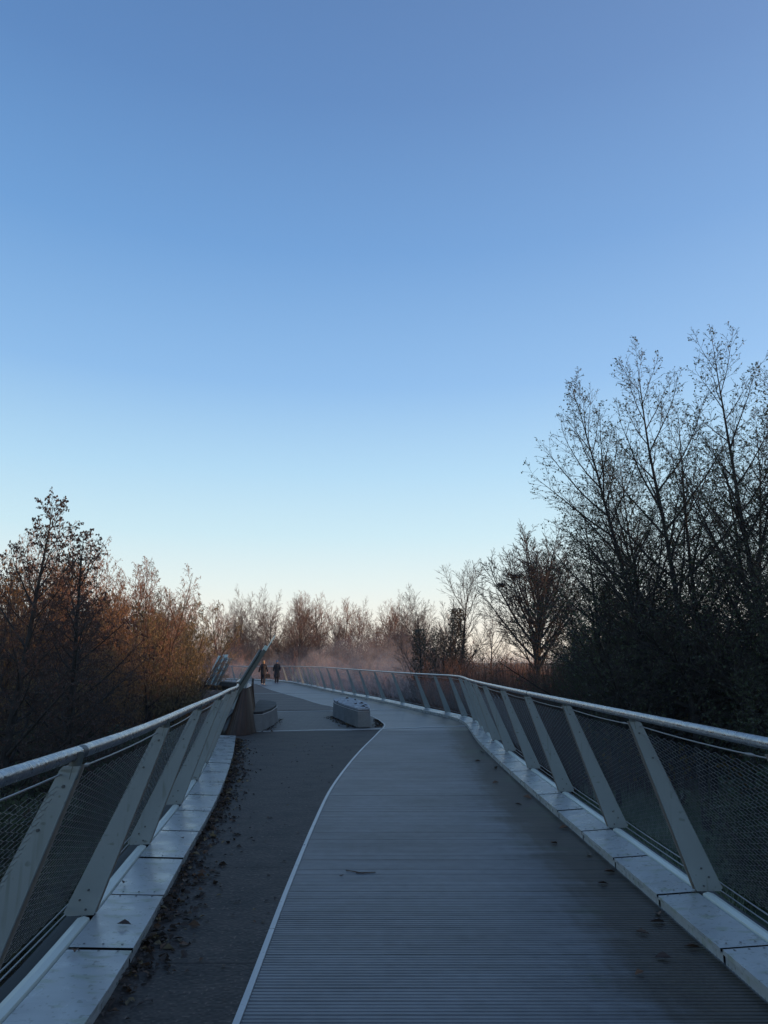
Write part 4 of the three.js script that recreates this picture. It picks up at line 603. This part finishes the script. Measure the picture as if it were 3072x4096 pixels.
// distant trees across the river
const far = [[0, -27, 96, 0.98, 'reddish bare tree over the far wind screen'], [1, -21.5, 108, 0.98, 'rounded bare tree just beyond the dark wind screen'], [1, -16, 104, 0.93, 'broad bare tree with wide forks above the walkers'], [0, -12.4, 110, 1.03, 'tallest reddish tree of the distant row'], [2, -9.2, 112, 1.12, 'narrow reddish tree beside the tallest distant one'], [0, -6.2, 116, 1.0, 'rusty bare tree over the mist'], [2, -3.0, 128, 0.92, 'low rusty tree in the gap of the distant row'], [0, 0.4, 118, 1.0, 'pointed bare tree right of the gap in the distant row'], [2, 3.6, 122, 1.02, 'last pointed bare tree before the ivy-clad ones'], [1, -24, 118, 0.9, 'bare tree behind the rounded one by the dark wind screen'], [2, -31, 104, 0.9, 'reddish tree behind the olive willow top'], [1, 7.5, 112, 0.85, 'faint bare tree behind the ivy-clad trees'], [1, -14, 118, 0.95, 'bare tree filling the row behind the broad forked one'], [2, -18.6, 112, 0.95, 'thin reddish tree between the rounded and the broad one'], [0, -10.8, 122, 0.98, 'reddish tree half hidden behind the tallest distant one'], [2, -7.6, 120, 1.0, 'rusty slender tree behind the mist'], [0, 2, 132, 0.95, 'faint bare tree between the two pointed ones'], [0, -29, 92, 0.85, 'reddish bare tree left of the far wind screen'], [1, -12.8, 106, 0.9, 'bare tree just in front of the tallest distant one'], [0, -4.4, 110, 0.85, 'rusty low tree over the mist, nearest the gap'], [2, -1.4, 114, 0.86, 'slender bare tree at the gap of the distant row'], [1, 1.8, 112, 0.84, 'brown bare tree between the two pointed trees, lower'], [1, 5.6, 116, 0.9, 'brown bare tree beside the last pointed one'], [2, -23, 100, 0.9, 'thin reddish tree close by the dark wind screen'], [0, -26, 112, 0.95, 'reddish tree behind the one over the far wind screen'], [1, 10.5, 104, 0.8, 'bare tree seen between ivy-clad and round-headed trees'], [1, 14.5, 100, 0.9, 'bare brown tree just beside the round-headed one, far behind'], [2, 12.2, 116, 0.95, 'faint tree behind the ivy-clad pair']];
for (const [k, x, d, s, label] of far) plant(K.vase[k], 'distant_tree', label, 'tree', x, d, s, rr(0, 6.28), 'distant trees across the river');
{ const S = []; for (let k = 0; k < 140; k++) S.push([k % 4 === 0 ? 1 : 2, rr(-40, 32), rr(90, 116), rr(1.1, 2.1), rr(0, 6.28), -0.2]); scatter(K.bareShrub, 'russet_thicket', 'russet leafless thicket below the distant trees', S); }
// ivy-clad pair, round tree with nests, dark bush
function ivy(x, d, h, r, seed) {
  const q = rngOf(seed), b = new Buf(), y0 = groundY(x, d); for (let k = 0; k < 4200; k++) { const t = Math.pow(q(), 0.9), a = q() * 6.28, R = r * (1 - 0.55 * t) * (0.5 + 0.9 * q()), p = new THREE.Vector3(Math.cos(a) * R, t * h, Math.sin(a) * R), s = 0.17, u = new THREE.Vector3(q() - 0.5, q() - 0.5, q() - 0.5).normalize().multiplyScalar(s), w = new THREE.Vector3(q() - 0.5, q() - 0.5, q() - 0.5).cross(u).normalize().multiplyScalar(s * 0.4); b.quad(p, p.clone().addScaledVector(u, 0.5).add(w), p.clone().add(u), p.clone().addScaledVector(u, 0.5).sub(w)); } return b.geo();
}
const ivyMat = leafMat(0.028, 0.035, 0.018);
for (const [k, x, d, s, h, label, seed] of [[1, 3.4, 68, 0.8, 9, 'bare tree with ivy-clad trunk, the smaller of the pair', 1], [0, 6.5, 64, 0.92, 10.2, 'bare tree thickly clad in ivy beside the round tree', 2], [1, 5.0, 66, 0.68, 8.4, 'thin ivy-clad tree between the two ivy-clad ones', 3]]) { const g = plant(K.ivied[k % 2], 'ivy_tree', label, 'tree', x, d, s, seed * 2.1, 'ivy-clad trees'); mesh('ivy', ivy(x, d, h / s, 1.05 / s, seed), ivyMat, g); }
const nestTree = plant(K.round[0], 'round_tree', 'big round-headed bare tree with birds nests in its crown', 'tree', 11.3, 55, 1.12, 0.8);
plant(K.ivied[1], 'bare_tree', 'bare dark tree just behind the round-headed one', 'tree', 14.5, 57, 0.75, 1.1);
plant(K.bare[1], 'bare_tree', 'thin bare tree between the round-headed tree and the tall group', 'tree', 14, 50, 0.85, 2.1);
{
  nestTree.updateMatrixWorld(true); const cr = nestTree.children.find((c) => c.name === 'crown'), P = cr.geometry.attributes.position, v = new THREE.Vector3();
  for (const [X, Y, D, label] of [[9.0, 7.5, 54.5, 'dark bird nest low on the side of the round crown'], [10.2, 8.0, 54.5, 'flat bird nest beside the topmost one'], [11.4, 8.7, 54.8, 'topmost dark bird nest in the round crown']]) {
    let best = 1e9, at = null; for (let i = 0; i < P.count; i += 2) { v.fromBufferAttribute(P, i).applyMatrix4(cr.matrixWorld); const e = Math.hypot(v.x - X, v.y - Y, (v.z + D) * 0.4); if (e < best) { best = e; at = v.clone(); } }
    const b = new Buf(), q = rngOf(X * 100); for (let k = 0; k < 170; k++) { const a = q() * 6.28, R = 0.1 + 0.14 * q(), h = (q() - 0.5) * 0.26, p = new THREE.Vector3(at.x + Math.cos(a) * R, at.y + h, at.z + Math.sin(a) * R), e = p.clone().add(new THREE.Vector3(-Math.sin(a) * 0.25 + (q() - 0.5) * 0.2, (q() - 0.5) * 0.16, Math.cos(a) * 0.25 + (q() - 0.5) * 0.2)); b.tube([p, e], 0.012, 3); }
    tag(mesh('bird_nest', b.geo(), T.dark), label, 'nest', 'nests in the round tree');
  }
}
for (const [x, d, s, label] of [[0.6, 60, 1.55, 'dark leafless bush beside the mist, nearest the railing'], [2.6, 58, 1.45, 'dark leafless bush behind the railing bend'], [-1.6, 66, 1.2, 'smaller dark bush fading into the mist']]) plant(K.bareShrub[0], 'dark_bush', label, 'shrub', x, d, s, rr(0, 6), 'dark bushes by the mist', 0.2);
{ const S = []; for (let k = 0; k < 50; k++) S.push([k % 3, rr(3, 24), rr(44, 68), rr(0.9, 1.5), rr(0, 6), -0.2]); scatter(K.bareShrub, 'bank_scrub', 'brown leafless scrub on the bank behind the bend of the railing', S); }
// tall dry stems behind the bend of the railing
{
  const q = rngOf(31), b = new Buf(); for (let s = 0; s < 5; s++) { const pts = [], a = q() * 6.28, e = 0.05 + q() * 0.16, h = 2.6 + q() * 1.6, ox = (q() - 0.5) * 0.7, oz = (q() - 0.5) * 0.7; for (let k = 0; k <= 4; k++) pts.push(new THREE.Vector3(ox + Math.cos(a) * e * h * k / 4 + (q() - 0.5) * 0.08, h * k / 4, oz + Math.sin(a) * e * h * k / 4 + (q() - 0.5) * 0.08)); b.tube(pts, [0.014, 0.012, 0.01, 0.008, 0.005], 3); for (let j = 0; j < 3; j++) { const p = pts[2 + (j > 1 ? 1 : 0)], u = new THREE.Vector3((q() - 0.5) * 0.7, 0.6 + q() * 0.4, (q() - 0.5) * 0.7); b.tube([p, p.clone().addScaledVector(u, 0.8)], [0.007, 0.004], 3); } }
  const geo = b.geo(), put = [], o = new THREE.Object3D();
  for (let k = 0; k < 900; k++) { const d = 30 + q() * 34, x = 3.5 + q() * 9 + (d - 30) * 0.06; if (N1(x * 0.4, d * 0.4) < 0.3) continue; o.position.set(x, groundY(x, d) - 0.1, -d); o.rotation.y = q() * 6.28; const s = 0.75 + q() * 0.55; o.scale.set(s, s * (0.9 + q() * 0.4), s); o.updateMatrix(); put.push(o.matrix.clone()); }
  for (let k = 0; k < 900; k++) { const d = 70 + q() * 45, x = -40 + q() * 60; o.position.set(x, groundY(x, d) - 0.1, -d); if (Math.abs(d - riverD(x)) < 13) continue; o.rotation.y = q() * 6.28; const s = 0.9 + q() * 0.9; o.scale.set(s, s, s); o.updateMatrix(); put.push(o.matrix.clone()); }
  const m = new THREE.InstancedMesh(geo, std(0.085, 0.052, 0.038, { roughness: 0.9 }), put.length); m.name = 'dry_stems'; put.forEach((x, k) => m.setMatrixAt(k, x)); tag(m, 'tall dry russet stems crowding the banks', null, null, 'stuff'); add(m);
}
// woods closing the horizon
{
  const geo = K.bareShrub[2].find((p) => p[0] === 'crown')[1], geo2 = K.vase[1].find((p) => p[0] === 'crown')[1], q = rngOf(61), o = new THREE.Object3D();
  for (const [name, gm, n, mat, s0, s1, label] of [['far_thicket', geo, 420, T.brown, 1.2, 2.6, 'thicket closing the view below the distant trees'], ['far_woods', geo2, 170, T.brown, 0.6, 1.0, 'far woods beyond the trees']]) {
    const m = new THREE.InstancedMesh(gm, mat, n); m.name = name;
    for (let k = 0; k < n; k++) { let x, d; do { const a = -1.2 + q() * 1.3; const R = 100 + q() * 90; x = Math.sin(a) * R - 5; d = Math.cos(a) * R * 1.0; } while (Math.abs(d - riverD(x)) < 15 || d < 20 || (x > 20 && d < 90)); o.position.set(x, groundY(x, d) - 0.3, -d); o.rotation.y = q() * 6.28; const s = s0 + q() * (s1 - s0); o.scale.set(s, s, s); o.updateMatrix(); m.setMatrixAt(k, o.matrix); }
    tag(m, label, null, null, 'stuff'); add(m);
  }
}
// conifer far across the river
{
  const b = new Buf(), t = new Buf(), q = rngOf(8); t.tube([new THREE.Vector3(0, -0.5, 0), new THREE.Vector3(0, 10, 0)], [0.3, 0.06], 6);
  for (let k = 0; k < 5200; k++) { const h = 3.4 + Math.pow(q(), 0.9) * 7.6, lay = Math.floor(q() * 9) * 0.7, a = q() * 6.28, R = 3.2 * Math.sqrt(1 - Math.pow((h - 6) / 6, 2) * 0.9) * Math.sqrt(q()) * (0.8 + 0.2 * Math.sin(a * 3 + lay)), p = new THREE.Vector3(Math.cos(a) * R, h, Math.sin(a) * R), u = new THREE.Vector3(Math.cos(a), -0.1 + q() * 0.3, Math.sin(a)).multiplyScalar(0.45), w = new THREE.Vector3(-Math.sin(a), q() - 0.5, Math.cos(a)).multiplyScalar(0.12); b.quad(p, p.clone().addScaledVector(u, 0.5).add(w), p.clone().add(u), p.clone().addScaledVector(u, 0.5).sub(w)); }
  const g = group('pine_tree', 'dark flat-topped pine among the distant bare trees', 'tree'); mesh('trunk', t.geo(), B.dark, g); mesh('crown', b.geo(), leafMat(0.022, 0.032, 0.022), g); g.position.set(3.4, groundY(3.4, 138), -138); g.scale.setScalar(0.95);
}
// mist rising off the river
{
  const q = rngOf(44), base = new THREE.IcosahedronGeometry(1, 4), P = base.attributes.position, v = new THREE.Vector3(); for (let i = 0; i < P.count; i++) { v.fromBufferAttribute(P, i); const n = fbm(v.x * 1.5 + 5, v.y * 1.5 + v.z * 1.3 + 5, 3); v.multiplyScalar(0.7 + 0.6 * n); P.setXYZ(i, v.x, v.y, v.z); } base.computeVertexNormals();
  const mat = new THREE.MeshStandardMaterial({ color: rgb(0.8, 0.8, 0.82), roughness: 1, transparent: true, opacity: 0.02, side: THREE.DoubleSide, depthWrite: false }), n = 42, m = new THREE.InstancedMesh(base, mat, n), o = new THREE.Object3D(); m.name = 'river_mist';
  for (let k = 0; k < n; k++) { const t = q(); o.position.set(lerp(-20, 8, t) + (q() - 0.5) * 5, -3.4 + q() * 7.6 * (0.4 + 0.6 * Math.sin(t * 3.1)), -lerp(72, 90, q())); o.rotation.set(q() * 0.6, q() * 6.28, q() * 0.6); const s = 1.6 + q() * 2.6; o.scale.set(s * 1.7, s * 0.75, s); o.updateMatrix(); m.setMatrixAt(k, o.matrix); }
  tag(m, 'thin mist drifting off the river beyond the railing', null, null, 'stuff'); scene.add(m);
}
{ const seen = new Set(); let t = 0; scene.traverse((o) => { if (o.isMesh && !seen.has(o.geometry)) { seen.add(o.geometry); t += (o.geometry.index ?? o.geometry.attributes.position).count / 3; } }); console.log('triangles, shared shapes once', Math.round(t)); }
renderer.render(scene, camera);
